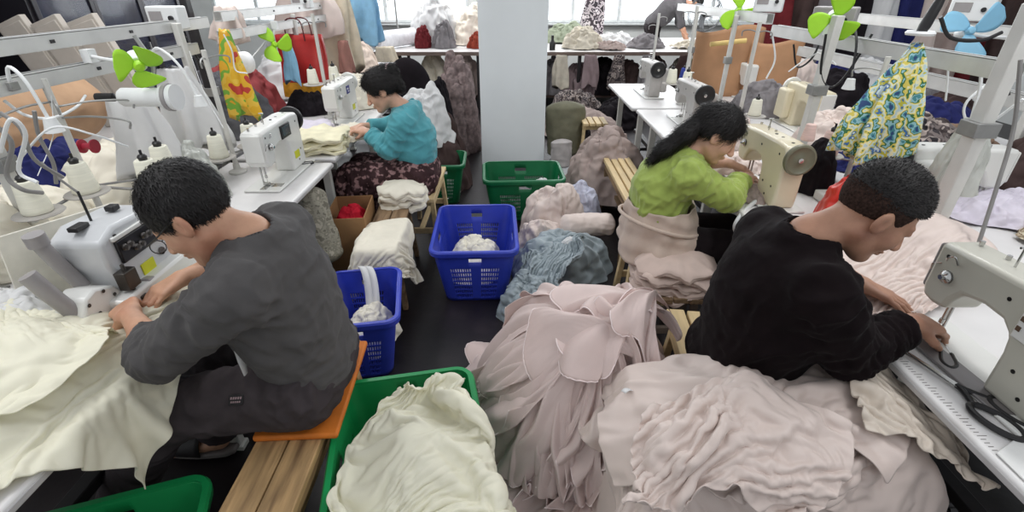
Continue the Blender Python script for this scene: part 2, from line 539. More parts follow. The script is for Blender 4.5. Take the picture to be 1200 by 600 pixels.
for k, (x0, x1) in enumerate([(-6.2, -3.5), (-3.5, -.9), (.3, 3.2), (3.2, 6.1)]):
    r = thing('window_%d' % (k + 1), None, None, ((x0 + x1) / 2, 11.34, .95)); r['kind'] = 'structure'
    w = x1 - x0; b = MB()
    for x in (-w / 2 + .03, -w / 6, w / 6, w / 2 - .03): b.box((x, 0, .85), (.06, .07, 1.7))
    for z in (.03, .62, 1.67): b.box((0, .001, z), (w, .06, .05))
    b.build('window_frame', FRAME, r, bevel=.006)
    b = MB(); b.box((0, .02, .85), (w - .06, .006, 1.66)); b.build('window_pane', GLASS, r)
    b = MB(); b.box((0, -.06, -.02), (w, .2, .04)); b.build('window_sill', FRAME, r, bevel=.006)
b = MB(); b.add([(-14, 14.5, -1), (14, 14.5, -1), (14, 14.5, 7), (-14, 14.5, 7)], [(0, 1, 2, 3)])
tag(b.build('sky', M('bright_sky', (255, 255, 255), 1, emit=((238, 246, 255), 1.5))), kind='structure')

STEEL = M('grey_steel', (150, 150, 148), .45, .6, scale=20)
DARKSTEEL = M('dark_steel', (52, 50, 52), .5, .5, scale=20)
TOP = M('table_laminate', (222, 220, 219), .38, var=.03, scale=5, c2=(196, 190, 186), c2scale=4, c2lo=.6, c2hi=.8)
EDGE = M('table_edge', (188, 186, 186), .5)
PALE = M('pale_paint', (206, 205, 200), .5, var=.04, scale=8)


def sewing_table(label, x0, x1, y0, y1, z=.75, group='sewing tables'):
    r = thing('sewing_table', label, 'table', ((x0 + x1) / 2, (y0 + y1) / 2, 0), group=group)
    w, l = x1 - x0, y1 - y0
    b = MB(); b.box((0, 0, z - .016), (w, l, .032)); t = b.build('tabletop', TOP, r, bevel=.01, seg=3)
    b = MB(); b.box((0, 0, z - .018), (w + .004, l + .004, .018)); b.build('edge_band', EDGE, t, bevel=.003)
    for sx in (-1, 1):
        for sy in (-1, 1):
            b = MB(); b.box((sx * (w / 2 - .12), sy * (l / 2 - .14), (z - .03) / 2), (.05, .035, z - .034)); b.box((sx * (w / 2 - .12), sy * (l / 2 - .14), .012), (.07, .05, .024)); b.build('leg', PALE, r, bevel=.004)
    b = MB()
    for sy in (-1, 1): b.box((0, sy * (l / 2 - .14), .10), (w - .2, .05, .035)); b.box((0, sy * (l / 2 - .14), z - .06), (w - .2, .04, .04))
    b.box((0, 0, .30), (.05, l - .3, .04)); b.build('frame', DARKSTEEL, r, bevel=.004)
    return r


T_L1 = sewing_table('white sewing table where the man in grey works, half under cream cloth', -1.62, -1.0, .15, 1.5)
T_L2 = sewing_table('white sewing table carrying the machine with a small dark screen', -1.64, -1.04, 1.53, 2.73)
T_L3 = sewing_table('white sewing table in front of the woman in teal', -1.64, -1.05, 2.8, 4.15)
T_R1 = sewing_table('white sewing table where the man in black works, printed ruler along its edge', 1.045, 1.66, .3, 1.56)
T_R2 = sewing_table('white sewing table in front of the woman in lime', 1.04, 1.66, 1.6, 2.82)
T_R3 = sewing_table('pale sewing table just behind the woman in lime', 1.03, 1.64, 2.9, 4.1)
T_R4 = sewing_table('pale sewing table at the far end of the right aisle', 1.005, 1.62, 4.16, 5.3)
sewing_table('white table behind the man in black, folded lilac cloth on it', 1.72, 2.5, .9, 2.35)
sewing_table('white table behind the hanging floral bag', 1.72, 2.5, 2.4, 3.8)
sewing_table('white table on the far right under the aluminium channels', 2.56, 3.3, 1.9, 4.6)
sewing_table('pale table beside the kraft paper sheet', 1.72, 2.5, 3.86, 5.3)
sewing_table('white table heaped with cream fabric behind the machine with a screen', -2.4, -1.7, 1.3, 2.75)
sewing_table('pale table on the far left below the red shopping bag', -2.4, -1.7, 2.85, 4.4)

# printed ruler on the right table's edge
root = T_R1; lx, ly = root.location.x, root.location.y
b = MB()
for k in range(60):
    y = .72 + k * .01; L = .012 if k % 5 else .022
    b.box((1.062 + L / 2 - lx, y - ly, .7504), (L, .0016, .0006))
top = [c for c in root.children if c.name.startswith('tabletop')][0]
b.build('ruler_marks', M('ruler_ink', (120, 116, 112), .7), top)
# plain steel cover plate with handwritten marks
sp = thing('paper_sheet', 'white sheet with handwritten marks on the near right table', 'sheet', (1.19, .60, .752))
b = MB(); out = [(-.13, -.3), (.14, -.3), (.14, .10), (.10, .155), (-.05, .16), (-.13, .12)]
b.prism(out, 0, .004, 'xy'); b.build('sheet', M('white_sheet', (232, 232, 230), .5), sp, bevel=.002)
b = MB(); rs = random.Random(4)
def scribble(cx, cy, s):
    for _ in range(7):
        a = Vector((cx + rs.uniform(-s, s), cy + rs.uniform(-s, s), .0046)); d = rs.choice([(1, .15), (.1, 1), (.6, -.7), (1, 0), (-.4, .8)]); L = s * rs.uniform(.7, 1.6)
        b.bar(a, a + Vector((d[0] * L, d[1] * L, 0)), .0022, .0006)
for k in range(3): scribble(-.085 + .012 * k, .075 - .03 * k, .011)
for k in range(4): scribble(-.055 + .026 * k, -.03 - .026 * k, .012)
b.build('handwriting', M('pen_ink', (48, 44, 44), .7), sp)
b = MB(); b.box((.055, .045, .006), (.10, .05, .008)); b.box((.055, .045, .011), (.085, .012, .006)); b.build('metal_plate', STEEL, sp, bevel=.003)

# ---------------------------------------------------------------- cutting table at the back and its supports
ct = thing('cutting_table', 'long white cutting table across the back of the room', 'table', (1.4, 8.6, 0))
b = MB(); b.box((0, .1, .78), (6.9, 2.2, .03)); b.build('tabletop', TOP, ct, bevel=.008)
b = MB(); b.box((0, -1.003, .772), (6.9, .012, .05)); b.build('front_edge', M('brown_edge', (112, 96, 88), .6), ct)
for x in (-3.3, -1.9, -.4, 1.2, 2.6, 3.3):
    for y in (-.9, 1.0):
        b = MB(); b.box((x, y, .382), (.05, .05, .764)); b.build('leg', DARKSTEEL, ct, bevel=.004)
b = MB(); b.box((0, .1, .14), (6.7, 1.9, .03)); b.build('shelf', M('shelf_board', (70, 58, 54), .8), ct)

# ---------------------------------------------------------------- benches and stools
OLDWOOD = M('old_bench_wood', (168, 136, 94), .7, var=.22, scale=3, stretch=(9, 1, 9), c2=(92, 66, 42), c2scale=3.5, c2lo=.5, c2hi=.75, bump=.35, bscale=14)
PALEWOOD = M('pale_slat_wood', (208, 184, 140), .65, var=.1, scale=3, stretch=(9, 1, 9), bump=.2, bscale=14)
GREYWOOD = M('worn_bench_wood', (132, 110, 86), .75, var=.18, scale=3, stretch=(9, 1, 9), c2=(82, 64, 48), c2scale=3.5, c2lo=.5, c2hi=.75, bump=.3, bscale=14)


def bench(label, c, w, l, z, wood, n=2, rz=0., slat=False, legwood=None, cat='bench', name='wooden_bench', group=None):
    r = thing(name, label, cat, (c[0], c[1], 0), rz, group)
    pw = w / n
    for k in range(n):
        b = MB(); x = -w / 2 + pw * (k + .5)
        b.box((x, 0, z - .014), (pw - (.012 if slat else .004), l - .012 * (k % 2), .028)); b.build('seat_plank', wood, r, bevel=.004)
    lw = legwood or wood
    for sx in (-1, 1):
        for sy in (-1, 1):
            b = MB(); b.bar((sx * (w / 2 - .03), sy * (l / 2 - .09), z - .03), (sx * (w / 2 - .005), sy * (l / 2 - .05), 0), .038, .03); b.build('leg', lw, r, bevel=.003)
    bars = []
    for sy in (-1, 1): bars += [((0, sy * (l / 2 - .085), z - .055), (w - .05, .024, .05)), ((0, sy * (l / 2 - .065), z * .38), (w - .05, .022, .04))]
    for sx in (-1, 1): bars.append(((sx * (w / 2 - .025), 0, z - .055), (.022, l - .17, .05)))
    bars.append(((0, 0, z * .38), (.03, l - .12, .03)))
    for c_, d_ in bars: b = MB(); b.box(c_, d_); b.build('stretcher', lw, r, bevel=.003)
    return r


bench('weathered plank bench the man in grey sits on', (-.695, .98), .205, 1.12, .41, OLDWOOD, 2, rz=R(1))
bench('worn plank bench under cream cloth beside the left tables', (-.735, 2.64), .2, .74, .42, GREYWOOD, 2, rz=R(4))
bench('pale bench the woman in teal sits on', (-.63, 3.3), .24, .66, .42, PALEWOOD, 3)
bench('slatted bench the man in black sits on', (.755, 1.30), .26, .88, .41, PALEWOOD, 3, slat=True, rz=R(-6))
bench('pale slatted stool standing empty left of the woman in lime', (.83, 3.28), .22, .98, .45, PALEWOOD, 4, slat=True, legwood=GREYWOOD, cat='stool', name='slatted_stool')
bench('small pale slatted stool by the olive sack', (.83, 4.98), .26, .3, .45, PALEWOOD, 4, slat=True, cat='stool', name='slatted_stool')
bench('low stool the woman in lime sits on', (.74, 2.36), .24, .36, .40, PALEWOOD, 3, slat=True, legwood=PALEWOOD, cat='stool', name='slatted_stool')
bench('low stool under the stack of pale folded pieces', (.80, 2.04), .24, .3, .36, GREYWOOD, 3, cat='stool', name='slatted_stool', legwood=M('leg_wood', (120, 108, 98), .7))
pad = MB(); pad.box((0, 0, 0), (.26, .46, .022)); pd = pad.build('seat_pad', M('orange_pad', (196, 108, 28), .7, var=.1, bump=.2), bevel=.008)
pd.location = (-.685, 1.27, .421); pd.rotation_euler = (0, 0, R(3)); tag(pd, 'orange pad on the plank bench under the man in grey', 'cushion')

# ---------------------------------------------------------------- laundry baskets
def basket(label, c, w, l, h, mat, rz=0., taper=.055, group='plastic laundry baskets', z=0., handle=True):
    r = thing('laundry_basket', label, 'basket', (c[0], c[1], z), rz, group)
    def outline(w, l, rad):
        pts = []; per = []
        for (cx, cy, a0) in ((1, 1, 0), (-1, 1, 90), (-1, -1, 180), (1, -1, 270)):
            for k in range(7): a = R(a0 + 15 * k); pts.append(((w / 2 - rad) * cx + rad * math.cos(a), (l / 2 - rad) * cy + rad * math.sin(a)))
        return pts
    # columns: the straight runs are cut fine enough for slots
    def ring(w, l, rad):
        P = outline(w, l, rad); out = []
        for i in range(28):
            a, bb = P[i], P[(i + 1) % 28]
            if i % 7 == 6:
                side = 'xyxy'[i // 7]
                n = int((w0 if i // 7 in (0, 2) else l0) / .0095)
                for k in range(n): out.append((a[0] + (bb[0] - a[0]) * k / n, a[1] + (bb[1] - a[1]) * k / n, k / n, i // 7, n))
            else: out.append((a[0], a[1], None, -1, 0))
        return out
    w0, l0 = w, l
    zs = [0, .025]; x = .025; q = 0
    while x < h * .62:
        x += .022; zs.append(x); x += .010; zs.append(x)
    zs += [h - .075, h - .05, h - .012, h]
    rows = []; 
    for z in zs:
        t = z / h; rows.append([(p, z) for p in ring(w - taper * 2 * (1 - t), l - taper * 2 * (1 - t), .05)])
    n = len(rows[0]); b = MB()
    b.v = [(p[0], p[1], z) for row in rows for (p, z) in row]
    for j in range(len(zs) - 1):
        for i in range(n):
            p = rows[0][i][0]; hole = False
            if p[2] is not None:
                f = p[2]; k = int(round(p[2] * p[4]))
                blk = .08 < f < .42 or .58 < f < .92
                slotrow = 1 <= j < len(zs) - 5 and j % 2 == 1
                if blk and slotrow and k % 2 == 0: hole = True
                if handle and j == len(zs) - 4 and .40 < f < .60: hole = True
            if not hole: b.f.append((j * n + i, j * n + (i + 1) % n, (j + 1) * n + (i + 1) % n, (j + 1) * n + i)); b.mi.append(0)
    b.build('basket_wall', mat, r, solid=.0035)
    b = MB(); pts = outline(w - 2 * taper, l - 2 * taper, .05); b.prism(pts, .004, .012, 'xy'); b.build('basket_base', mat, r)
    b = MB(); prof = [(-.003, -.028), (.017, -.028), (.020, -.004), (.014, .004), (-.003, .004)]
    P = outline(w, l, .05); n = len(P)
    for k in range(n):
        a = Vector(P[k]); t = (Vector(P[(k + 1) % n]) - Vector(P[k - 1])).normalized(); nn = Vector((t.y, -t.x))
        for (o_, zz) in prof: b.v.append((a.x + nn.x * o_, a.y + nn.y * o_, h + zz))
    for k in range(n):
        for i in range(5): b.f.append((k * 5 + i, k * 5 + (i + 1) % 5, ((k + 1) % n) * 5 + (i + 1) % 5, ((k + 1) % n) * 5 + i)); b.mi.append(0)
    b.build('rim', mat, r)
    return r


GREEN = M('green_plastic', (22, 142, 78), .38, var=.04); BLUE = M('blue_plastic', (44, 62, 178), .38, var=.05); DGREEN = M('dark_green_plastic', (12, 104, 62), .42, var=.05)
B_G1 = basket('green basket overflowing with cream organza in the front aisle', (-.33, 1.055), .455, .64, .37, GREEN, R(11.5))
B_G0 = basket('green basket in the front corner beneath the left table', (-1.03, .59), .46, .6, .37, GREEN, R(19))
B_B1 = basket('blue basket with a white strap behind the man in grey', (-.72, 1.93), .34, .46, .36, BLUE, R(10))
B_B2 = basket('blue basket with cream cloth in the middle of the aisle', (-.222, 2.68), .47, .64, .36, BLUE, R(2))
B_G3 = basket('dark green basket at the foot of the white column', (.085, 3.70), .60, .45, .36, DGREEN, R(3))
basket('small dark green basket behind the woman in teal', (-.56, 4.02), .30, .40, .36, DGREEN, R(2))
# ---------------------------------------------------------------- people
def orient(fwd, up):
    f = Vector(fwd).normalized(); l = Vector(up).cross(f).normalized(); u = f.cross(l)
    return Matrix((f, l, u)).transposed()          # columns: forward, left, up


def finish(name, s, mat, root, it=2, disp=None, hairs=None):
    V, F = s.mesh()
    V = relax(V, F, it)
    a = V[F]; vol = np.einsum('ij,ij->i', a[:, 0], np.cross(a[:, 1], a[:, 2])).sum()
    if vol < 0: F = F[:, ::-1].copy()
    if disp is not None:
        N = normals(V, F)
        V = V + N * disp(V, N)[:, None]
        V = relax(V, F, 1, .15)
    if hairs is not None:
        cnt, ln, wd_, flow, up_ = hairs
        rs = np.random.RandomState(len(V)); N = normals(V, F); ix = rs.randint(0, len(V), cnt); P0 = V[ix] - N[ix] * .001; n0 = N[ix]
        fl = np.array(flow, float)[None] + rs.normal(size=(cnt, 3)) * .25; fl = fl - n0 * (fl * n0).sum(1)[:, None]; fl /= np.linalg.norm(fl, axis=1)[:, None] + 1e-6
        d1 = fl * (1 - up_) + n0 * up_; s1 = np.cross(fl, n0) * wd_; L = ln * (.6 + .7 * rs.rand(cnt))[:, None]
        Q = [P0 - s1, P0 + s1, P0 + d1 * L * .55 + n0 * .15 * L * (1 - up_) + s1 * .8, P0 + d1 * L * .55 + n0 * .15 * L * (1 - up_) - s1 * .8, P0 + d1 * L - n0 * .06 * L * (1 - up_) + s1 * .15, P0 + d1 * L - n0 * .06 * L * (1 - up_) - s1 * .15]
        b0 = len(V); k = np.arange(cnt)[:, None]; V = np.concatenate([V] + Q)
        F = np.concatenate([F, b0 + np.concatenate([k, k + cnt, k + 2 * cnt, k + 3 * cnt], 1), b0 + np.concatenate([k + 3 * cnt, k + 2 * cnt, k + 4 * cnt, k + 5 * cnt], 1)])
    loc = np.array(root.location) if root is not None else 0
    o = np_mesh(name, V - loc, F, mat, root)
    return o, V


def wrinkles(items, fine=.0012):
    """folds across limbs: (a, b, frequency along, frequency across, height, reach)"""
    def fn(V, N):
        d = fine * fbm(V * 60, 2)
        for k, (a, b, fa, fo, amp, rad) in enumerate(items):
            a = np.array(a, float); b = np.array(b, float); ax = b - a; L = np.linalg.norm(ax); ax /= L
            rel = V - a; t = rel @ ax
            dist = np.linalg.norm(rel - np.clip(t, 0, L)[:, None] * ax, axis=1)
            w = np.exp(-(dist / rad) ** 2)
            u = Vector(ax).orthogonal().normalized(); v = Vector(ax).cross(u)
            q = np.stack([t * fa, rel @ np.array(u) * fo, rel @ np.array(v) * fo], 1) + 9.7 * k
            q = q + .5 * np.stack([fbm(V * 9 + 3, 2), fbm(V * 9 + 31, 2), fbm(V * 9 + 57, 2)], 1)
            d = d + 2.1 * amp * w * (ridge(q) - .5)
        return d
    return fn


def hand(s, W, d, n, side, curl=.5, spread=.25, k=.006, sc=1., thumb=.5):
    """W wrist, d towards the fingers, n the way the palm faces, side=+1/-1 puts the thumb at +/- (n x d)"""
    W = Vector(W); d = Vector(d).normalized(); n = Vector(n); n = (n - d * n.dot(d)).normalized()
    t = n.cross(d) * side
    ls = [.043, .047, .043, .034]
    for i in range(4):
        o = (1.5 - i) * .0205 * sc
        b0 = W + d * .012 + t * o * .55
        kn = W + d * (.088 - .005 * abs(i - 1)) * sc + t * o
        s.cap(b0, kn, .0165 * sc, .0125 * sc, k=.016)
        dd = (d + t * (1.5 - i) * spread * .25).normalized(); p = kn; r = .0105 * sc * (1 if i < 3 else .88)
        for j in range(3):
            ang = curl * (.55, .75, .5)[j]
            dd = (dd * math.cos(ang) + n * math.sin(ang)).normalized()
            # keep n perpendicular while curling
            n2 = (n - dd * n.dot(dd)).normalized()
            L = ls[i] * (1, .68, .52)[j] * sc
            q = p + dd * L
            s.cap(p, q, r, r * .9, k=.005)
            p = q; r *= .9; n_ = n2
    p = W + d * .03 * sc + t * .024 * sc + n * .008
    q = p + (t * .75 + d * .6 + n * thumb).normalized() * .042 * sc
    s.cap(W + d * .01 + t * .01, p, .016 * sc, .0165 * sc, k=.012); s.cap(p, q, .0155 * sc, .012 * sc, k=.008)
    z = q + (d * .9 + t * .15 + n * thumb).normalized() * .032 * sc
    s.cap(q, z, .0115 * sc, .009 * sc, k=.005)


def head_shape(s, c, m, sc=1.):
    def T(p): return Vector(c) + m @ (Vector(p) * sc)
    def E(p, r, k=.02, op='+', rot=None):
        q = m if rot is None else m @ rot
        s.ell(T(p), [x * sc for x in r], q, k, op)
    def Cp(a, b, r1, r2=None, k=.02): s.cap(T(a), T(b), r1 * sc, (r2 or r1) * sc, k)
    E((-.012, 0, .035), (.098, .076, .088)); E((.03, 0, -.03), (.062, .06, .085), .03)
    for y in (-1, 1):
        Cp((-.012, y * .048, -.055), (.058, y * .014, -.098), .019, .018, .025)
        E((.058, y * .034, -.028), (.03, .026, .028), .02)
        Cp((.086, y * .012, .022), (.076, y * .044, .024), .009, .008, .012)
        E((.1, y * .031, .004), (.016, .017, .011), .01, '-')
        E((.083, y * .031, .011), (.012, .017, .009), .006)
        E((-.012, y * .08, -.008), (.026, .009, .033), .006, rot=Matrix.Rotation(y * R(-22), 3, 'Z') @ Matrix.Rotation(R(-10), 3, 'Y'))
        E((-.006, y * .089, -.006), (.012, .006, .017), .004, '-')
        E((.107, y * .012, -.036), (.011, .009, .008), .006)
    E((.072, 0, -.1), (.02, .022, .017), .02)
    Cp((.092, 0, .014), (.117, 0, -.031), .0075, .0125, .012)
    E((.094, 0, -.06), (.013, .022, .006), .006); E((.091, 0, -.071), (.013, .018, .0065), .005)
    return T


def eyes(root, T, m, sc=1.):
    for y in (-1, 1):
        b = MB()
        b.lathe([(0, -.012), (.006, -.0105), (.0105, -.006), (.0122, 0), (.0105, .006), (.006, .0105), (0, .012)], seg=14)
        o = b.build('eye', [M('eye_white', (225, 220, 212), .25), M('eye_dark', (28, 20, 18), .2)], root)
        for p in o.data.polygons: p.material_index = 1 if p.center.z > .0085 else 0
        mm = m @ Matrix.Rotation(R(90), 3, 'Y')
        o.matrix_local = Matrix.Translation(T((.0765, y * .031, .004)) - root.location) @ mm.to_4x4()


def hair_shape(c, m, cuts, r=(.107, .086, .0985), ctr=(-.014, 0, .045), extra=(), sc=1., h=.004, ear=True, pad=.05, lo=None, hi=None):
    c = Vector(c)
    b = .16
    s = SDF(c - Vector((b, b, b)) if lo is None else lo, c + Vector((b, b, b)) if hi is None else hi, h)
    def T(p): return c + m @ (Vector(p) * sc)
    s.ell(T(ctr), [x * sc for x in r], m, 0)
    for p, n in cuts: s.cut(T(p), m @ Vector(n))
    if ear:
        for y in (-1, 1): s.ell(T((.002, y * .09, -.014)), (.034 * sc, .03 * sc, .036 * sc), m, 0, '-')
    for (a, q, r1, r2, k) in extra: s.cap(a if len(a) == 3 and isinstance(a, Vector) else T(a), q if isinstance(q, Vector) else T(q), r1, r2, k)
    return s, T


def strands(m, amp=.004, f=(14, 60, 30)):
    q = np.array(m)
    def fn(V, N):
        L = V @ q
        return amp * ridge(L * np.array(f)) + .5 * amp * fbm(L * np.array(f) * 2.3, 2)
    return fn


SKIN = M('skin_tan', (196, 150, 122), .5, var=.05, scale=25, bump=.12, bscale=160, c2=(178, 122, 98), c2scale=9, c2lo=.5, c2hi=.75)
SKIN2 = M('skin_warm', (172, 128, 104), .5, var=.05, scale=25, bump=.12, bscale=160, c2=(150, 102, 82), c2scale=9, c2lo=.5, c2hi=.75)
SKIN3 = M('skin_fair', (205, 160, 136), .5, var=.04, scale=25, bump=.1, bscale=160)
HAIR = M('black_hair', (17, 12, 12), .62, var=.3, scale=60, bump=.5, bscale=240)


def build_person(sp):
    root = thing('person', sp['label'], 'person', (sp['pelvis'][0], sp['pelvis'][1], 0), group=sp.get('group'))
    w = sp.get('w', 1.); g = lambda k: Vector(sp[k])
    pel, che, nk, hd = g('pelvis'), g('chest'), g('neck'), g('head')
    pts = [g(k) for k in sp if k in ('pelvis', 'chest', 'neck', 'head', 'shL', 'shR', 'elL', 'elR', 'wrL', 'wrR', 'hipL', 'hipR', 'knL', 'knR', 'anL', 'anR')]
    lo = Vector([min(p[i] for p in pts) - .24 for i in range(3)]); hi = Vector([max(p[i] for p in pts) + .24 for i in range(3)]); lo.z = max(lo.z, -.02)
    m = orient(sp['face'], sp['up'])
    hs = sp.get('hs', 1.)
    # --- one continuous body
    s = SDF(lo, hi, sp.get('h', .0045))
    s.cap(g('hipL'), g('hipR'), .09 * w, k=.03); s.cap(pel, che, .09 * w, .095 * w, k=.04)
    s.cap(g('shL') * .75 + g('shR') * .25, g('shR') * .75 + g('shL') * .25, .07 * w, k=.05); s.cap(che, nk, .1 * w, .06 * w, k=.04)
    s.cap(nk, hd + m @ Vector((-.022, 0, -.03)) * hs, .054 * w, .05 * w, k=.02)
    T = head_shape(s, hd, m, hs)
    for q in 'LR':
        s.cap(g('sh' + q), g('el' + q), .046 * w, .037 * w, k=.03); s.cap(g('el' + q), g('el' + q).lerp(g('wr' + q), .45), .037 * w, .037 * w, k=.02)
        s.cap(g('el' + q).lerp(g('wr' + q), .45), g('wr' + q), .037 * w, .025 * w, k=.02)
        hnd = sp['hand' + q]
        hand(s, g('wr' + q), hnd[0], hnd[1], 1 if q == 'R' else -1, *hnd[2:], sc=.97 * (w if w < 1 else 1))
        s.cap(g('hip' + q), g('kn' + q), .075 * w, .052 * w, k=.04); s.cap(g('kn' + q), g('an' + q), .05 * w, .036 * w, k=.03)
        toe = Vector(sp['toe' + q]) if 'toe' + q in sp else g('an' + q) + Vector((sp['face'][0], sp['face'][1], 0)).normalized() * .17 + Vector((0, 0, -.055))
        s.cap(g('an' + q) + Vector((0, 0, -.02)), toe, .038 * w, .03 * w, k=.02, sq=((0, 0, 1), .8))
    body, BV = finish('body', s, sp['skin'], root, 1)
    eyes(root, T, m, hs)
    return root, m, T, lo, hi, g, w


def top_shape(sp, g, w, lo, hi, r_torso=.14, r_arm=.062, r_low=.052, cuff=(1., 1.), hem=None, h=.006, belly=.0, neck=.066):
    s = SDF(lo, hi, h)
    pel, che, nk = g('pelvis'), g('chest'), g('neck')
    back = sp.get('back', (0, 0, 0))
    side = (g('shL') - g('shR')).normalized()
    s.cap(pel + side * .05 + Vector((0, 0, .02)), che + side * .05, r_torso * w, (r_torso + .004) * w, k=.05); s.cap(pel - side * .05 + Vector((0, 0, .02)), che - side * .05, r_torso * w, (r_torso + .004) * w, k=.05)
    s.cap(che, nk - (nk - che).normalized() * .02, .125 * w, .082 * w, k=.06)
    s.cap(g('shL') * .88 + g('shR') * .12, g('shR') * .88 + g('shL') * .12, .082 * w, k=.06)
    b = pel.lerp(che, .75) + Vector(back)
    s.ell(b, (.118 * w, .185 * w, .19 * w), None, .08)
    for i, q in enumerate('LR'):
        sh, el, wr = g('sh' + q), g('el' + q), g('wr' + q)
        s.cap(sh, el, (r_arm + .012) * w, r_arm * w, k=.05)
        e2 = el.lerp(wr, cuff[i]); s.cap(el, e2, r_arm * w, r_low * w, k=.03)
        d = (wr - el).normalized(); c = el.lerp(wr, cuff[i])
        s.cut(c, d, c - Vector((.12,) * 3), c + Vector((.12,) * 3))
    up = (nk - che).normalized()
    s.cap(nk + up * .0, nk + up * .3, neck * w, neck * w, 0, '-')
    if hem: s.cut(hem[0], hem[1])
    return s


def pants_shape(sp, g, w, lo, hi, r=(.115, .085, .068), waist=None, h=.006, hemt=.96, seat=.122):
    s = SDF(lo, hi, h)
    s.cap(g('hipL'), g('hipR'), seat * w, k=.04); s.cap(g('pelvis'), g('pelvis').lerp(g('chest'), .3), .12 * w, .11 * w, k=.05)
    for q in 'LR':
        s.cap(g('hip' + q), g('kn' + q), r[0] * w, r[1] * w, k=.05)
        e = g('kn' + q).lerp(g('an' + q), hemt)
        s.cap(g('kn' + q), e, r[1] * w, r[2] * w, k=.04)
        d = (g('an' + q) - g('kn' + q)).normalized(); s.cut(e, d, e - Vector((.13,) * 3), e + Vector((.13,) * 3))
    if waist: s.cut(waist[0], waist[1])
    return s


def slipper(root, an, toe, mat, sole):
    an, toe = Vector(an), Vector(toe); d = (toe - an); d.z = 0; d.normalize(); L = d.cross(Vector((0, 0, 1)))
    h0 = an - d * .06; h0.z = .015 + max(0, an.z - .075)
    b = MB()
    def fp(i, k):
        t = i / 9; wd = .036 + .012 * math.sin(t * PI) + .006 * t
        return h0 + d * (t * .265) + L * wd * k * (1 if 0 < i < 9 else .62)
    vs = [];
    for z in (-.012, .012):
        for i in range(10): vs.append(fp(i, 1) + Vector((0, 0, z)))
        for i in range(9, -1, -1): vs.append(fp(i, -1) + Vector((0, 0, z)))
    n = 20
    b.add([v - root.location for v in vs], [(i, (i + 1) % n, n + (i + 1) % n, n + i) for i in range(n)] + [tuple(range(n))[::-1], tuple(range(n, 2 * n))])
    so = b.build('shoe_sole', sole, root, bevel=.006)
    b = MB()
    b.grid(13, 7, lambda u, v: (h0 + d * (.12 + .12 * v) + L * math.cos(u * PI) * (.052 - .006 * v) + Vector((0, 0, .004 + (.072 - .025 * v) * math.sin(u * PI) ** .8))) - root.location)
    b.build('shoe_upper', mat, root, solid=.006)


# ---- the man at the left table
pl = dict(label='man with glasses in a grey sweater bent over the left sewing table', skin=SKIN,
          pelvis=(-.65, 1.24, .56), chest=(-.705, 1.21, .87), neck=(-.715, 1.18, 1.055), head=(-.82, 1.145, 1.13), face=(-.86, -.1, -.62), up=(-.62, 0, .86),
          shL=(-.69, 1.01, .975), shR=(-.715, 1.38, .985), elL=(-.925, .99, .80), elR=(-.94, 1.44, .83), wrL=(-1.085, 1.125, .83), wrR=(-1.06, 1.34, .825),
          handL=((-.75, .66, -.12), (.25, .3, -1), .75, .2), handR=((-.55, -.78, -.2), (.1, .2, -1), .7, .2),
          hipL=(-.675, 1.14, .54), hipR=(-.675, 1.33, .54), knL=(-1.07, 1.06, .51), knR=(-1.07, 1.40, .51), anL=(-1.33, 1.02, .1), anR=(-1.16, 1.33, .09), back=(.005, 0, .02))
root, m, T, lo, hi, g, w = build_person(pl)
SWEAT = M('grey_sweater', (84, 82, 82), .85, var=.05, scale=14, bump=.25, bscale=420, sheen=.08)
s = top_shape(pl, g, w, lo, hi, r_torso=.126, cuff=(.36, .62), hem=((-.5, 1.2, .57), (.12, 0, -1)), r_arm=.064, r_low=.058)
W_ = [(pl['shL'], pl['elL'], 26, 7, .010, .10), (pl['elL'], pl['wrL'], 50, 8, .010, .085), (pl['shR'], pl['elR'], 26, 7, .009, .1), (pl['elR'], pl['wrR'], 45, 8, .009, .08),
      (pl['pelvis'], pl['chest'], 16, 5, .011, .2), ((-.52, 1.02, .70), (-.74, 1.0, .95), 5, 19, .012, .13), (pl['chest'], pl['neck'], 6, 9, .006, .16)]
finish('sweater', s, SWEAT, root, 3, wrinkles(W_))
PANTS = M('dark_trousers', (66, 60, 62), .8, var=.08, scale=18, bump=.2, bscale=380)
s = pants_shape(pl, g, w, lo, hi, waist=((0, 0, .66), (0, 0, 1)))
trouser, TV = finish('trousers', s, PANTS, root, 3, wrinkles([(pl['hipL'], pl['knL'], 14, 7, .012, .13), (pl['knL'], pl['anL'], 20, 7, .012, .1), (pl['hipR'], pl['knR'], 14, 7, .01, .12), (pl['knR'], pl['anR'], 20, 7, .01, .1), ((-.6, 1.0, .6), (-.6, 1.4, .6), 8, 18, .01, .12)]))
# sewn patch on the near thigh
pc = Vector((-.80, 1.02, .60)); i = int(np.argmin(np.linalg.norm(TV - np.array(pc), axis=1))); pc = Vector(TV[i]) - root.location
pm = orient((-.95, -.03, -.05), (.0, -.62, .78))
b = MB(); b.box((0, 0, 0), (.042, .030, .004)); po = b.build('trouser_patch', M('patch_black', (28, 25, 27), .7), trouser, bevel=.002); po.matrix_local = Matrix.Translation(pc + Vector((0, -.004, .006))) @ pm.to_4x4()
b = MB()
for k in range(5): b.box((-.014 + k * .007, -.005, .0026), (.0045, .007, .001)); b.box((-.012 + k * .006, .006, .0026), (.004, .005, .001))
b.build('patch_lettering', M('patch_grey', (150, 128, 130), .7), po)
cuts = [((.066, 0, .03), (.82, 0, -.55)), ((-.085, 0, -.05), (.42, 0, -.9)), ((.098, 0, .06), (1, 0, -.05))]
s, _ = hair_shape(pl['head'], m, cuts)
finish('hair', s, HAIR, root, 1, strands(m, .0028, (30, 95, 40)), hairs=(5200, .022, .0011, (.55, 0, -.8), .15))
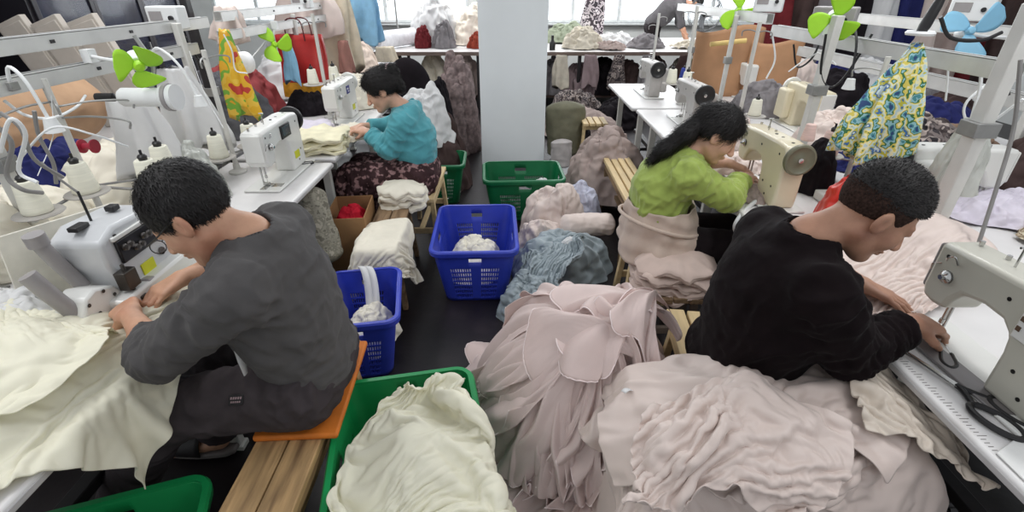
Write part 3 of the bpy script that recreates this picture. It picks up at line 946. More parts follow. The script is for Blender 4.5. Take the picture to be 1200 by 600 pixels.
# glasses: dark temples, thin rims
b = MB(); loc = root.location
P = lambda p: T(p) - loc
for y in (-1, 1):
    b.tube([P((.112, y * .062, .012)), P((.05, y * .08, .012)), P((-.005, y * .084, .016)), P((-.024, y * .084, -.004))], .0022, 6, smooth=3)
    b.tube([P((.114, y * .034 + .026 * math.cos(a), -.004 + .018 * math.sin(a))) for a in np.linspace(0, 2 * PI, 17)], .0014, 6)
b.tube([P((.114, -.009, 0)), P((.118, 0, .004)), P((.114, .009, 0))], .0014, 6)
gl = b.build('glasses', M('glasses_black', (24, 22, 24), .35), root)
b = MB()
for y in (-1, 1): b.add([P((.114, y * .034 + .025 * math.cos(a), -.004 + .017 * math.sin(a))) for a in np.linspace(0, 2 * PI, 17)[:-1]], [tuple(range(16))])
b.build('lens', M('lens_glass', (225, 232, 235), .05, alpha=.18), gl)
for q in 'LR':
    a = Vector(pl['an' + q]); slipper(root, a, a + Vector((-.2, 0, 0)), M('black_slipper', (34, 31, 32), .6), M('grey_sole', (120, 114, 112), .7))
# white vest edge and drawcord at the waist
b = MB(); q_ = [at(268, 386, Y=1.075), at(276, 402, Y=1.065), at(283, 420, Y=1.06), at(288, 438, Y=1.06)]; b.tube([p - loc for p in q_], [.008, .017, .019, .010], 12, smooth=4, flat=.35); b.build('undershirt', M('white_cotton', (205, 205, 205), .85, bump=.2), root)

# ---- the man at the right table
pr = dict(label='man with cropped hair in a black sweater sewing at the right table', skin=SKIN2,
          pelvis=(.725, 1.22, .56), chest=(.78, 1.2, .86), neck=(.815, 1.19, 1.045), head=(.945, 1.165, 1.13), face=(.9, -.2, -.62), up=(.62, -.1, 1),
          shL=(.80, 1.385, .965), shR=(.79, 1.02, .955), elL=(1.01, 1.42, .84), elR=(.92, 1.025, .78), wrL=(1.115, 1.315, .815), wrR=(1.105, 1.085, .83),
          handL=((.72, -.62, -.18), (-.1, -.1, -1), .32, .5), handR=((.95, .25, -.2), (.05, .1, -1), .85, .1),
          hipL=(.745, 1.33, .54), hipR=(.745, 1.12, .54), knL=(1.1, 1.36, .52), knR=(1.1, 1.08, .52), anL=(1.25, 1.36, .1), anR=(1.25, 1.08, .1), back=(-.01, 0, .02))
root, m, T, lo, hi, g, w = build_person(pr)
BLACK = M('black_sweater', (19, 12, 14), .9, var=.1, scale=14, bump=.25, bscale=420, sheen=.03)
s = top_shape(pr, g, w, lo, hi, r_torso=.128, cuff=(.5, .86), hem=((.6, 1.2, .57), (-.1, 0, -1)), r_arm=.066, r_low=.05)
W_ = [(pr['shR'], pr['elR'], 26, 7, .010, .10), (pr['elR'], pr['wrR'], 50, 8, .010, .085), (pr['shL'], pr['elL'], 26, 7, .009, .1), (pr['elL'], pr['wrL'], 45, 8, .009, .08),
      (pr['pelvis'], pr['chest'], 16, 5, .010, .2), ((.60, 1.02, .70), (.84, 1.0, .95), 5, 19, .010, .13)]
finish('sweater', s, BLACK, root, 3, wrinkles(W_))
s = pants_shape(pr, g, w, lo, hi, waist=((0, 0, .66), (0, 0, 1)))
finish('trousers', s, M('black_trousers', (30, 24, 26), .85, bump=.2, bscale=380), root, 3, wrinkles([(pr['hipR'], pr['knR'], 14, 7, .012, .13), (pr['hipL'], pr['knL'], 14, 7, .012, .13)]))
s, _ = hair_shape(pr['head'], m, [((.078, 0, .045), (.82, 0, -.45)), ((-.088, 0, .0), (.36, 0, -.93))], r=(.1035, .0785, .090), ctr=(-.010, 0, .051))
finish('hair', s, HAIR, root, 1, strands(m, .0022, (150, 150, 150)), hairs=(6500, .010, .0008, (.5, 0, -.2), .6))
s, _ = hair_shape(pr['head'], m, [((.035, 0, .0), (1, 0, -.2)), ((-.088, 0, -.032), (.30, 0, -.95))], r=(.1005, .0788, .0905), ctr=(-.0122, 0, .035))
finish('cropped_sides', s, M('cropped_hair', (52, 38, 33), .8, var=.3, scale=160, bump=.3, bscale=500, detail=6), root, 1, strands(m, .0012, (190, 190, 190)), hairs=(5000, .005, .0007, (0, 0, -1), .45))
for q in 'LR':
    a = Vector(pr['an' + q]); slipper(root, a, a + Vector((.2, 0, 0)), M('black_slipper', (34, 31, 32), .6), M('grey_sole', (120, 114, 112), .7))

# ---- the woman in lime
pw = dict(label='woman with a long ponytail in a lime green sweater sewing', skin=SKIN3, w=.92, hs=.95, h=.005,
          pelvis=(.74, 2.26, .53), chest=(.745, 2.26, .79), neck=(.835, 2.25, .955), head=(.945, 2.235, 1.04), face=(.88, -.25, -.55), up=(.55, -.05, .9),
          shL=(.83, 2.42, .89), shR=(.80, 2.09, .885), elL=(.995, 2.47, .85), elR=(1.0, 2.10, .79), wrL=(1.12, 2.42, .845), wrR=(1.125, 2.255, .83),
          handL=((.8, -.35, -.2), (0, -.1, -1), .6, .2), handR=((.75, .6, -.15), (0, .2, -1), .6, .2),
          hipL=(.76, 2.36, .51), hipR=(.76, 2.16, .51), knL=(1.15, 2.36, .5), knR=(1.15, 2.14, .5), anL=(1.25, 2.36, .1), anR=(1.25, 2.14, .1), back=(-.025, 0, .0))
root, m, T, lo, hi, g, w = build_person(pw)
LIME = M('lime_sweater', (158, 176, 92), .85, var=.05, scale=16, bump=.3, bscale=300, sheen=.3)
s = top_shape(pw, g, w, lo, hi, r_torso=.12, cuff=(.3, .8), hem=((.7, 2.2, .66), (0, 0, -1)), r_arm=.066, r_low=.058)
W_ = [(pw['shR'], pw['elR'], 26, 7, .011, .10), (pw['elR'], pw['wrR'], 50, 8, .010, .085), (pw['shL'], pw['elL'], 26, 7, .009, .1), (pw['pelvis'], pw['chest'], 18, 5, .012, .2), ((.68, 2.1, .70), (.84, 2.08, .88), 5, 22, .010, .13)]
sw, SV = finish('sweater', s, LIME, root, 3, wrinkles(W_))
b = MB(); c0 = Vector(pw['neck']) - root.location; nd = (Vector(pw['neck']) - Vector(pw['chest'])).normalized(); q = nd.to_track_quat('Z', 'Y').to_matrix()
b.lathe([(.063, -.022), (.075, -.012), (.072, .018), (.064, .03), (.058, .024), (.06, -.015)], c0, seg=24, rot=q); b.build('collar', LIME, root)
s = pants_shape(pw, g, w, lo, hi, r=(.11, .085, .08), waist=((0, 0, .64), (0, 0, 1)))
finish('trousers', s, M('black_trousers', (30, 24, 26), .85), root, 3, wrinkles([(pw['hipR'], pw['knR'], 14, 7, .012, .13)]))
# pale cloth tied round the waist, with its band
APRON = M('apron_cloth', (205, 186, 172), .85, var=.04, bump=.2, bscale=300, sheen=.2)
loc = root.location; ctr = Vector((.745, 2.26, 0)) - Vector((loc.x, loc.y, 0))
b = MB()
def ap(u, v):
    a = 2 * PI * u; z = .71 - .26 * v; r = .170 + .05 * v + .012 * math.sin(a * 7 + 3 * v) * v + .005 * math.sin(v * 17 + 3 * math.sin(a * 2)) + .006 * math.sin(a * 11 + 5 * v)
    return ctr + Vector((math.cos(a) * r * .93 + .02 * v, math.sin(a) * r * 1.16, z - .03 * math.sin(a * 2 + .6) * v))
b.grid(64, 24, ap, wrap=True); b.build('waist_cloth', APRON, root, solid=.005, merge=True)
b = MB(); b.tube([ctr + Vector((math.cos(a) * .196, math.sin(a) * .235, .60 - .06 * math.cos(a * 1 - .6))) for a in np.linspace(0, 2 * PI, 33)], .009, 8); b.build('waist_band', APRON, root)
back = [T((-.10, 0, .05)), Vector((.80, 2.22, 1.05)), Vector((.715, 2.215, .985)), Vector((.66, 2.215, .93))]
ex = [((-.05, 0, .06), (-.1, 0, .05), .05, .035, .03)] + [(back[i], back[i + 1], (.034, .04, .034)[i], (.04, .034, .014)[i], .015) for i in range(3)]
s, _ = hair_shape(pw['head'], m, [((.06, 0, .03), (.85, 0, -.5)), ((-.085, 0, -.04), (.42, 0, -.9))], r=(.113, .092, .1), extra=ex, sc=.97, lo=(.55, 2.0, .8), hi=(1.12, 2.42, 1.22))
finish('hair', s, HAIR, root, 1, strands(m, .0025, (14, 100, 60)), hairs=(5200, .05, .0011, (-.8, 0, -.5), .12))
for q in 'LR':
    a = Vector(pw['an' + q]); slipper(root, a, a + Vector((.2, 0, 0)), M('black_slipper', (34, 31, 32), .6), M('grey_sole', (120, 114, 112), .7))

# ---- the woman in teal
pt = dict(label='woman in a teal hoodie and dark flowered apron sewing at the far left table', skin=SKIN3, w=.9, hs=.93, h=.006,
          pelvis=(-.65, 3.22, .53), chest=(-.655, 3.21, .78), neck=(-.70, 3.2, .955), head=(-.825, 3.19, 1.06), face=(-1, -.22, -.5), up=(-.5, 0, 1),
          shL=(-.69, 3.06, .885), shR=(-.69, 3.36, .885), elL=(-.79, 3.03, .74), elR=(-.86, 3.40, .78), wrL=(-.93, 3.12, .82), wrR=(-1.0, 3.28, .82),
          handL=((-.8, .5, .1), (.1, .3, -1), .6, .2), handR=((-.7, -.6, -.1), (0, 0, -1), .6, .2),
          hipL=(-.66, 3.12, .51), hipR=(-.66, 3.32, .51), knL=(-1.05, 3.08, .5), knR=(-1.05, 3.34, .5), anL=(-1.15, 3.08, .1), anR=(-1.15, 3.34, .1), back=(.015, 0, .0))
root, m, T, lo, hi, g, w = build_person(pt)
TEAL = M('teal_hoodie', (88, 160, 170), .85, var=.05, scale=16, bump=.25, bscale=300, sheen=.25)
s = top_shape(pt, g, w, lo, hi, r_torso=.128, cuff=(.85, .8), hem=((-.6, 3.2, .62), (0, 0, -1)), r_arm=.07, r_low=.056)
nkv = Vector(pt['neck'])
s.cap(nkv + Vector((.06, -.07, -.01)), nkv + Vector((.07, .07, -.01)), .045, .045, .03)
W_ = [(pt['shL'], pt['elL'], 22, 7, .012, .10), (pt['elL'], pt['wrL'], 40, 8, .010, .085), (pt['pelvis'], pt['chest'], 14, 5, .012, .2)]
finish('hoodie', s, TEAL, root, 3, wrinkles(W_))
b = MB(); hc = nkv + Vector((.045, 0, .0)) - root.location
b.grid(20, 7, lambda u, v: hc + Vector((.07 * math.sin(PI * u) * (1 + .3 * math.sin(v * PI)) - .02, .105 * math.cos(PI * u) * (1 + .25 * math.sin(PI * v)), .03 - .09 * v + .01 * math.sin(u * 20))))
b.build('hood', TEAL, root, solid=.012)
FLOR = M('floral_apron', (58, 40, 42), .8, c2=(150, 118, 118), c2scale=26, c2lo=.52, c2hi=.6, var=.2, bump=.15)
s = pants_shape(pt, g, w, lo, hi, r=(.14, .12, .13), waist=((0, 0, .68), (0, 0, 1)), hemt=.8, seat=.17)
s.cap(Vector(pt['hipL']) + Vector((0, 0, -.02)), Vector(pt['knL']) + Vector((.02, 0, -.03)), .125, .11, .05); s.cap(Vector(pt['knL']) + Vector((0, .0, -.03)), Vector(pt['knR']) + Vector((0, 0, -.03)), .1, .1, .05)
finish('apron', s, FLOR, root, 3, wrinkles([(pt['hipL'], pt['knL'], 12, 7, .016, .2), (pt['knL'], pt['anL'], 8, 18, .016, .16)]))
s, _ = hair_shape(pt['head'], m, [((.06, 0, .03), (.85, 0, -.5)), ((-.085, 0, -.05), (.35, 0, -.9))], r=(.117, .096, .1), extra=[((-.08, 0, .1), (-.12, 0, .1), .035, .04, .02), ((-.12, 0, .07), (-.11, 0, -.03), .035, .03, .02)], sc=.97)
finish('hair', s, HAIR, root, 1, strands(m, .003, (30, 80, 50)), hairs=(3800, .04, .0014, (.7, 0, -.2), .2))
b = MB(); p0 = T((-.10, 0, .115)) - root.location
b.tube([p0 + m @ Vector((.03 * math.cos(a), .035 * math.sin(a), .01 * math.sin(3 * a))) for a in np.linspace(0, 2 * PI, 15)], .011, 8, smooth=2); b.build('hair_tie', M('pink_tie', (214, 190, 190), .8), root)

# ---- the figure bending over the cutting table at the back
pb = dict(label='person in a dark grey shirt bending down beside the back window', skin=SKIN, h=.008,
          pelvis=(2.55, 9.75, 1.02), chest=(2.78, 9.6, 1.28), neck=(3.02, 9.5, 1.36), head=(3.17, 9.44, 1.36), face=(.8, -.3, -.8), up=(.8, -.2, .5),
          shL=(2.95, 9.72, 1.32), shR=(2.88, 9.36, 1.30), elL=(3.0, 9.7, 1.06), elR=(2.93, 9.3, 1.04), wrL=(3.06, 9.55, .90), wrR=(3.02, 9.25, .89),
          handL=((.3, -.4, -.6), (.3, 0, -.4), .5, .2), handR=((.3, .0, -.7), (.3, 0, -.4), .5, .2),
          hipL=(2.55, 9.85, .98), hipR=(2.55, 9.65, .98), knL=(2.62, 9.85, .52), knR=(2.62, 9.65, .52), anL=(2.52, 9.85, .09), anR=(2.52, 9.65, .09), toeL=(2.7, 9.85, .03), toeR=(2.7, 9.65, .03))
root, m, T, lo, hi, g, w = build_person(pb)
s = top_shape(pb, g, w, lo, hi, cuff=(.3, .3), hem=((2.45, 9.7, 1.0), (-.8, 0, -.8)), h=.012)
finish('shirt', s, M('charcoal_shirt', (84, 82, 84), .85), root, 2, wrinkles([(pb['pelvis'], pb['chest'], 12, 5, .014, .2)]))
s = pants_shape(pb, g, w, lo, hi, h=.012)
finish('trousers', s, M('black_trousers', (30, 24, 26), .85), root, 2)
s, _ = hair_shape(pb['head'], m, [((.06, 0, .03), (.85, 0, -.5)), ((-.085, 0, -.05), (.42, 0, -.9))], h=.008)
finish('hair', s, HAIR, root, 1)
# ---------------------------------------------------------------- sewing machines and what stands on the tables
MWHITE = M('machine_white', (222, 222, 218), .32, var=.02, scale=6, coat=.2)
MCREAM = M('machine_cream', (214, 204, 176), .36, var=.03, scale=6, coat=.2)
MGREY = M('machine_grey', (150, 146, 146), .4, var=.04, scale=8)
CHROME = M('polished_steel', (190, 190, 188), .22, .9, var=.03)
BLK = M('black_plastic', (24, 23, 25), .4, var=.1)
SCREEN = M('dark_screen', (58, 62, 66), .2)
BLUESCR = M('blue_display', (70, 80, 220), .3, emit=((70, 84, 235), .6))
YEL = M('yellow_sticker', (206, 208, 40), .5)
NAVYP = M('navy_label', (40, 44, 130), .45)


def bolt(b, p, r, d=(0, -1, 0), h=.003):
    p = Vector(p); d = Vector(d); b.tube([p, p + d * h], r, 10)


def lockstitch(label, loc, rz, mat=None, face=None, screen=None, wheel='light', scale=1., sticker=True, hump=True, rust=False):
    """needle at the origin, arm along +x to the hand wheel, operator on -y, table top at z = 0"""
    mat = mat or MWHITE; face = face or MWHITE
    r = thing('sewing_machine', label, 'sewing machine', loc, rz, 'industrial sewing machines')
    r.scale = (scale,) * 3
    b = MB(); b.box((.17, 0, .005), (.50, .178, .010)); bed = b.build('bed_plate', mat if rust else MWHITE, r, bevel=.004)
    b = MB(); b.box((-.02, 0, .0106), (.09, .03, .002)); b.box((.0, -.05, .0106), (.05, .05, .0016)); b.build('needle_plate', CHROME, bed, bevel=.001)
    out = [(.215, .008), (.385, .008), (.392, .05), (.392, .27), (.372, .292), (.30, .298), (.10, .292), (-.045, .286), (-.058, .275), (-.058, .150), (-.046, .118), (-.01, .112), (.032, .118), (.040, .150), (.062, .182), (.12, .194), (.175, .190), (.205, .165), (.213, .12)]
    b = MB(); b.prism(out, -.052, .052); b.build('machine_arm', mat, r, bevel=.014, seg=3)
    b = MB(); b.prism([(-.064, .145), (-.064, .272), (-.058, .278), (-.056, .140)], -.046, .046); b.build('face_plate', face, r, bevel=.003)
    b = MB(); b.tube([(0, 0, .12), (0, 0, .052)], .0042, 8); b.tube([(0, 0, .056), (0, 0, .012)], [.0012, .0007], 6); b.tube([(0, 0, .062), (0, 0, .048)], .0065, 8); b.build('needle_bar', CHROME, r)
    b = MB(); b.tube([(-.005, .018, .125), (-.005, .018, .028)], .0046, 8); b.box((-.004, .004, .020), (.012, .034, .012)); b.box((-.010, -.016, .0145), (.006, .036, .004)); b.box((.006, -.016, .0145), (.006, .036, .004)); b.build('presser_foot', CHROME, r, bevel=.001)
    b = MB(); w = [(0, 0), (.012, 0), (.020, .004), (.020, .012), (.045, .014), (.058, .010), (.066, .012), (.069, .022), (.066, .032), (.058, .034), (.048, .026), (.020, .026), (.014, .030), (0, .030)]
    b.lathe(w, (.390, 0, .245), 'x', 28); hw = b.build('hand_wheel', BLK if wheel == 'dark' else (M('wheel_olive', (110, 108, 88), .4) if wheel == 'olive' else MWHITE), r)
    b = MB(); b.lathe([(0, .030), (.011, .031), (.011, .036), (0, .037)], (.390, 0, .245), 'x', 14); b.build('wheel_screw', CHROME, hw)
    b = MB(); b.lathe([(0, 0), (.016, 0), (.018, .003), (.006, .006), (.018, .009), (.017, .012), (.008, .018), (.007, .024), (0, .024)], (.005, -.050, .205), 'y', 16, Matrix.Rotation(PI, 3, 'X')); b.build('thread_tension', CHROME, r)
    b = MB(); b.tube([(.02, -.056, .25), (.012, -.066, .27), (.0, -.072, .262), (-.006, -.066, .25)], .0025, 6, smooth=4); b.build('take_up_lever', CHROME, r); b = MB(); b.tube([(-.03, -.052, .23), (-.045, -.06, .22), (-.05, -.055, .20)], .002, 6, smooth=4); b.build('thread_hook', CHROME, r)
    for x in (-.02, .06, .13): b = MB(); bolt(b, (x, .02, .290), .006, (0, 0, 1), .012); b.build('thread_pin', CHROME, r)
    b = MB(); b.tube([(.10, 0, .288), (.10, 0, .345)], .003, 8); b.tube([(.10, -.012, .345), (.10, .012, .345)], .003, 8); b.build('thread_guide', CHROME, r)
    dk = M('dark_screw', (44, 42, 42), .4, .5)
    for (x, z) in ((.26, .10), (.34, .10), (.30, .05), (.34, .25), (.17, .245), (-.02, .255)): b = MB(); bolt(b, (x, -.0515, z), .0055, h=.0015); b.build('screw', dk, r)
    for x in (.18, .24, .33): b = MB(); bolt(b, (x, .0, .294), .007, (0, 0, 1), .003); b.build('screw', dk, r)
    if screen == 'lcd':
        b = MB(); b.box((.20, -.054, .235), (.115, .008, .068)); p = b.build('control_panel', BLK, r, bevel=.003)
        b = MB(); b.box((.20, -.0585, .237), (.085, .002, .045)); b.build('screen', SCREEN, p, bevel=.001)
    if screen == 'blue':
        b = MB(); b.box((.285, -.054, .215), (.14, .008, .085)); p = b.build('control_panel', MWHITE, r, bevel=.004)
        b = MB(); b.box((.265, -.0585, .225), (.052, .003, .036)); b.build('screen', BLUESCR, p, bevel=.001)
        b = MB()
        for i in range(3):
            for j in range(2): b.box((.318 + .018 * i - .09 * (j > 5), -.0588, .19 + .02 * j), (.010, .003, .009))
        for i in range(2): b.box((.225, -.0588, .20 + .026 * i), (.010, .003, .012))
        b.build('button', M('panel_buttons', (96, 76, 60), .5), p)
    if screen == 'label':
        b = MB(); b.box((.20, -.0535, .225), (.07, .004, .055)); p = b.build('blue_label', NAVYP, r, bevel=.001)
        b = MB(); b.box((.19, -.056, .232), (.030, .001, .012)); b.box((.205, -.056, .214), (.026, .001, .008)); b.build('label_mark', M('label_white', (225, 225, 230), .5), p)
    if sticker:
        b = MB(); b.box((.285, -.0532, .085), (.062, .002, .040)); b.build('yellow_sticker', YEL, r, bevel=.001)
    if hump:
        b = MB(); b.box((.33, .075, .15), (.13, .06, .20)); b.build('motor_housing', mat, r, bevel=.015)
    return r


lockstitch('white sewing machine with a blue display under the hands of the man in black', (1.235, 1.13, .752), R(-90), M('machine_sage', (190, 188, 176), .36, var=.03, scale=6, coat=.2), MGREY, 'blue', sticker=False)
lockstitch('cream sewing machine with an olive hand wheel in front of the woman in lime', (1.225, 2.42, .752), R(-90), MCREAM, MGREY, None, 'olive', sticker=False, hump=False)
lockstitch('white sewing machine with a small dark screen on the left table', (-1.235, 2.33, .752), R(90), MWHITE, None, 'lcd', 'dark')
lockstitch('white sewing machine with a dark blue label before the woman in teal', (-1.26, 3.52, .752), R(90), MWHITE, None, 'label', 'light')
lockstitch('grey-white sewing machine on the table just behind the head of the woman in lime', (1.30, 3.80, .752), R(-90), M('machine_taupe', (176, 172, 168), .4), None, None, 'dark', sticker=False)
lockstitch('grey-white sewing machine on the farthest right table', (1.28, 4.92, .752), R(-90), M('machine_taupe', (176, 172, 168), .4), None, None, 'dark', sticker=False)
lockstitch('cream sewing machine beyond the long pole on the right', (2.05, 3.30, .752), R(90), MCREAM, None, None, 'light', sticker=False)
ov = lockstitch('white sewing machine with a red oval badge to the right of the floral bag', (2.10, 2.06, .752), R(180), MWHITE, None, None, 'dark', sticker=False)
b = MB(); b.lathe([(0, 0), (1, 0), (1, .003), (0, .004)], seg=24); bd = b.build('oval_badge', M('red_badge', (170, 40, 48), .4), ov); bd.scale = (.034, .016, 1); bd.location = (.12, 0, .298)
lockstitch('small white sewing machine far up the right-hand rows', (2.10, 4.55, .752), R(90), MWHITE, None, None, 'light', sticker=False)
lockstitch('white sewing machine in the far left row by the red shopping bag', (-2.05, 3.55, .752), R(-90), MWHITE, None, None, 'light', sticker=False)

# overlock machine of the man in grey
ov = thing('overlock_machine', 'white overlock sewing machine under the hands of the man in grey', 'sewing machine', (-1.235, 1.30, .752), R(90), 'industrial sewing machines')
# local: x away from the camera, operator on +... -y
b = MB(); b.box((.08, .02, .035), (.36, .20, .07)); b.build('bed_block', MWHITE, ov, bevel=.01)
b = MB(); out = [(-.03, .05), (.23, .05), (.24, .20), (.21, .255), (.02, .265), (-.045, .235), (-.05, .16), (-.04, .13)]
b.prism(out, -.035, .13); b.build('machine_body', M('overlock_grey', (196, 198, 200), .34, var=.03, coat=.2), ov, bevel=.014, seg=3)
b = MB(); b.box((.10, -.040, .185), (.21, .012, .075)); sl = b.build('tension_slot', BLK, ov, bevel=.004)
b = MB(); rs = random.Random(2)
for k in range(9): b.lathe([(0, 0), (.010, 0), (.011, .006), (.006, .010), (.010, .014), (0, .016)], (.015 + .021 * k, -.044, .185 + rs.uniform(-.012, .012)), 'y', 10, Matrix.Rotation(PI, 3, 'X'))
b.build('tension_disc', M('tension_steel', (92, 88, 86), .35, .7), sl)
b = MB(); b.box((.10, -.038, .23), (.22, .014, .014)); b.build('slot_lip', MWHITE, ov, bevel=.003)
b = MB(); b.lathe([(0, 0), (.013, 0), (.013, .006), (0, .007)], (.16, -.036, .105), 'y', 16, Matrix.Rotation(PI, 3, 'X')); bolt(b, (.01, -.036, .235), .007); bolt(b, (-.02, -.036, .11), .007); b.build('screw', M('dark_screw', (44, 42, 42), .4, .5), ov)
b = MB(); b.box((.085, -.037, .085), (.06, .004, .045)); b.build('yellow_sticker', YEL, ov, bevel=.001)
b = MB(); b.prism([(.0, .0), (.10, .0), (.115, .06), (.02, .075)], -.075, -.040); b.build('front_guard', MGREY, ov, bevel=.006)
b = MB(); b.prism([(-.20, .02), (-.02, .02), (-.03, .07), (-.06, .105), (-.12, .13), (-.16, .12), (-.19, .07)], -.03, .06); b.build('looper_cover', MWHITE, ov, bevel=.008)
b = MB()
for (x, z) in ((-.16, .10), (-.10, .11), (-.14, .06), (-.07, .08)): bolt(b, (x, -.031, z), .006)
b.box((-.11, -.045, .022), (.22, .07, .012)); b.box((-.05, -.05, .035), (.06, .02, .01)); b.build('cloth_plate', M('dark_plate', (70, 66, 62), .35, .6), ov, bevel=.002)
b = MB(); b.tube([(-.17, .01, .08), (-.19, .03, .16), (-.20, .05, .225)], .022, 14); b.tube([(-.06, .06, .10), (-.075, .09, .20), (-.085, .10, .26)], .02, 14); b.tube([(-.085, .10, .255), (-.088, .10, .29)], .026, 14); b.build('suction_pipe', MGREY, ov)
b = MB(); b.tube([(-.03, -.055, .16), (-.03, -.06, .06)], .006, 8); b.box((-.03, -.055, .11), (.05, .035, .06)); b.box((-.03, -.06, .045), (.025, .05, .012)); b.build('needle_head', M('dark_plate', (70, 66, 62), .35, .6), ov, bevel=.004)
b = MB(); b.box((.0, .05, .27), (.05, .03, .015)); b.build('thread_cap', BLK, ov, bevel=.003); b = MB(); b.box((.14, .05, .272), (.03, .03, .018)); b.build('thread_cap', BLK, ov, bevel=.003); b = MB(); b.tube([(.06, .06, .26), (.06, .06, .36)], .004, 8); b.build('thread_guide', BLK, ov, bevel=.003)
b = MB(); b.prism([(0, 0), (.36, 0), (.36, .24), (.03, .26)], 0, .006); cv = b.build('cover_panel', M('cover_white', (222, 218, 206), .5), None, bevel=.002)
cv.location = (-1.50, 1.22, .752); cv.rotation_euler = (0, 0, R(70)); tag(cv, 'upright white cover panel behind the overlock machine', 'panel')

# scissors
sc = thing('scissors', 'black handled scissors lying on the right table', 'scissors', (1.145, .872, .759), R(108))
b = MB()
for s in (-1, 1): b.tube([(-.04 + .055 * math.cos(a) - .02, s * (.034 + .0 * a) + .028 * math.sin(a) * 1., 0) for a in np.linspace(0, 2 * PI, 25)], .0075, 8)
b.tube([(-.01, -.03, 0), (.03, -.006, .002), (.05, 0, .002)], .007, 8, smooth=4); b.tube([(-.01, .03, 0), (.03, .006, .002), (.05, 0, .002)], .007, 8, smooth=4); b.build('handle', BLK, sc)
b = MB(); b.prism([(.04, -.008), (.05, .008), (.20, .004), (.205, .0)], -.001, .0015, 'xy'); b.prism([(.04, .008), (.05, -.008), (.20, -.008), (.202, -.004)], .0018, .004, 'xy'); b.build('blade', CHROME, sc)
def snips(label, loc, rz):
    r = thing('thread_snips', label, 'scissors', loc, rz)
    b = MB(); b.tube([(.0, .012, 0), (-.05, .016, 0), (-.07, 0, 0), (-.05, -.016, 0), (0, -.012, 0)], .006, 8, smooth=4); b.build('handle', BLK, r)
    b = MB(); b.prism([(-.005, .010), (-.005, .016), (.05, .002), (.05, -.002)], -.001, .001, 'xy'); b.prism([(-.005, -.010), (-.005, -.016), (.05, -.002), (.05, .002)], .0015, .003, 'xy'); b.build('blade', CHROME, r)
snips('black thread snips by the hand of the man in black', (1.20, 1.045, .760), R(60))
snips('black thread snips at the corner of the left table beyond the screen machine', (-1.14, 2.70, .760), R(30))
# long presser ruler beside the man in black
b = MB(); b.prism([(-.035, -.17), (.03, -.19), (.04, .16), (-.02, .20)], 0, .008, 'xy'); g_ = b.build('work_plate', M('plate_grey', (128, 124, 124), .35, .3), bevel=.003); g_.location = (1.17, 1.0, .755); g_.rotation_euler = (0, 0, R(4)); tag(g_, 'grey sliding work plate beside the needle on the right table', 'plate')

CONE = M('cone_thread', (232, 230, 214), .85, bump=.3, bscale=60, stretch=(1, 1, 14), var=.03)
CONEB = M('cone_thread_blue', (60, 74, 150), .85, bump=.3, bscale=60, stretch=(1, 1, 14))
CONEP = M('cone_thread_pink', (214, 186, 178), .85, bump=.3, bscale=60, stretch=(1, 1, 14))
def cone(label, loc, mat=None, s=1., cap=True, group='thread cones', tilt=None):
    r = thing('thread_cone', label, 'thread', loc, 0, group, rot=tilt); r.scale = (s,) * 3
    b = MB(); b.lathe([(0, 0), (.042, 0), (.045, .006), (.044, .015), (.033, .108), (.030, .112), (.012, .112), (0, .112)], seg=22); b.build('thread_winding', mat or CONE, r)
    if cap: b = MB(); b.lathe([(.014, .110), (.017, .125), (.012, .132), (.005, .134), (.005, .15), (0, .15)], seg=14); b.build('spool_tip', BLK, r)
    return r


def thread_stand(label, loc, h, trays, arms, rz=0., tilt=None):
    r = thing('thread_stand', label, 'thread stand', loc, rz, 'thread stands')
    b = MB(); b.tube([(0, 0, 0), (0, 0, h)], .0125, 10); b.build('pole', PALE, r)
    b = MB(); b.lathe([(0, 0), (.045, 0), (.045, .01), (.018, .02), (.016, .05), (0, .05)]); b.build('base', PALE, r)
    for (x, y, z) in trays:
        b = MB(); b.lathe([(0, -.004), (.07, -.004), (.075, .0), (.072, .004), (0, .003)], (x, y, z), seg=24); b.build('tray', M('tray_grey', (176, 172, 166), .5), r)
        b = MB(); b.bar((0, 0, z - .012), (x, y, z - .008), .014, .006); b.build('tray_arm', STEEL, r)
    for (x, y, z) in arms:
        b = MB(); b.tube([(0, 0, z), (x * .5, y * .5, z + .01), (x, y, z), (x, y, z - .03)], .004, 6, smooth=4); b.build('guide_arm', STEEL, r)
    return r


# left stand with its four cones on a crossbar
thread_stand('thread stand with four white cones left of the man in grey', (-1.70, 1.85, .752), .60, [(.045, -.29, .20), (.07, -.10, .20), (.30, -.06, .20), (.24, .12, .20)], [(.04, -.27, .52), (.08, -.08, .52), (.28, -.04, .46), (.2, .12, .5)])
for lab, p in (('nearest to the camera', (.045, -.29)), ('second along', (.07, -.10)), ('beside the head of the man', (.30, -.06)), ('farthest along', (.24, .12))):
    cone('white thread cone on the near left stand, ' + lab, (-1.70 + p[0], 1.85 + p[1], .957))
thread_stand('thread stand behind the machine with a small screen', (-1.50, 2.55, .752), .62, [(.0, -.12, .12), (.06, .10, .12)], [(.03, -.1, .58), (.06, .1, .58)])
cone('white thread cone behind the screen machine, nearer one', (-1.50, 2.43, .877)); cone('white thread cone behind the screen machine, farther one', (-1.44, 2.65, .877))
thread_stand('thread stand in front of the red shopping bag', (-1.40, 3.80, .752), .72, [(-.05, -.08, .26), (.06, .06, .26)], [(-.05, -.08, .66), (.06, .06, .66)])
cone('white thread cone in front of the red bag, left one', (-1.45, 3.72, 1.017), s=.9); cone('white thread cone in front of the red bag, right one', (-1.34, 3.86, 1.017), s=.9)
thread_stand('thread stand beside the floral bag', (1.66, 2.30, .752), .62, [(-.10, .05, .16), (.05, -.10, .16)], [(-.1, .05, .56), (.05, -.1, .56)])
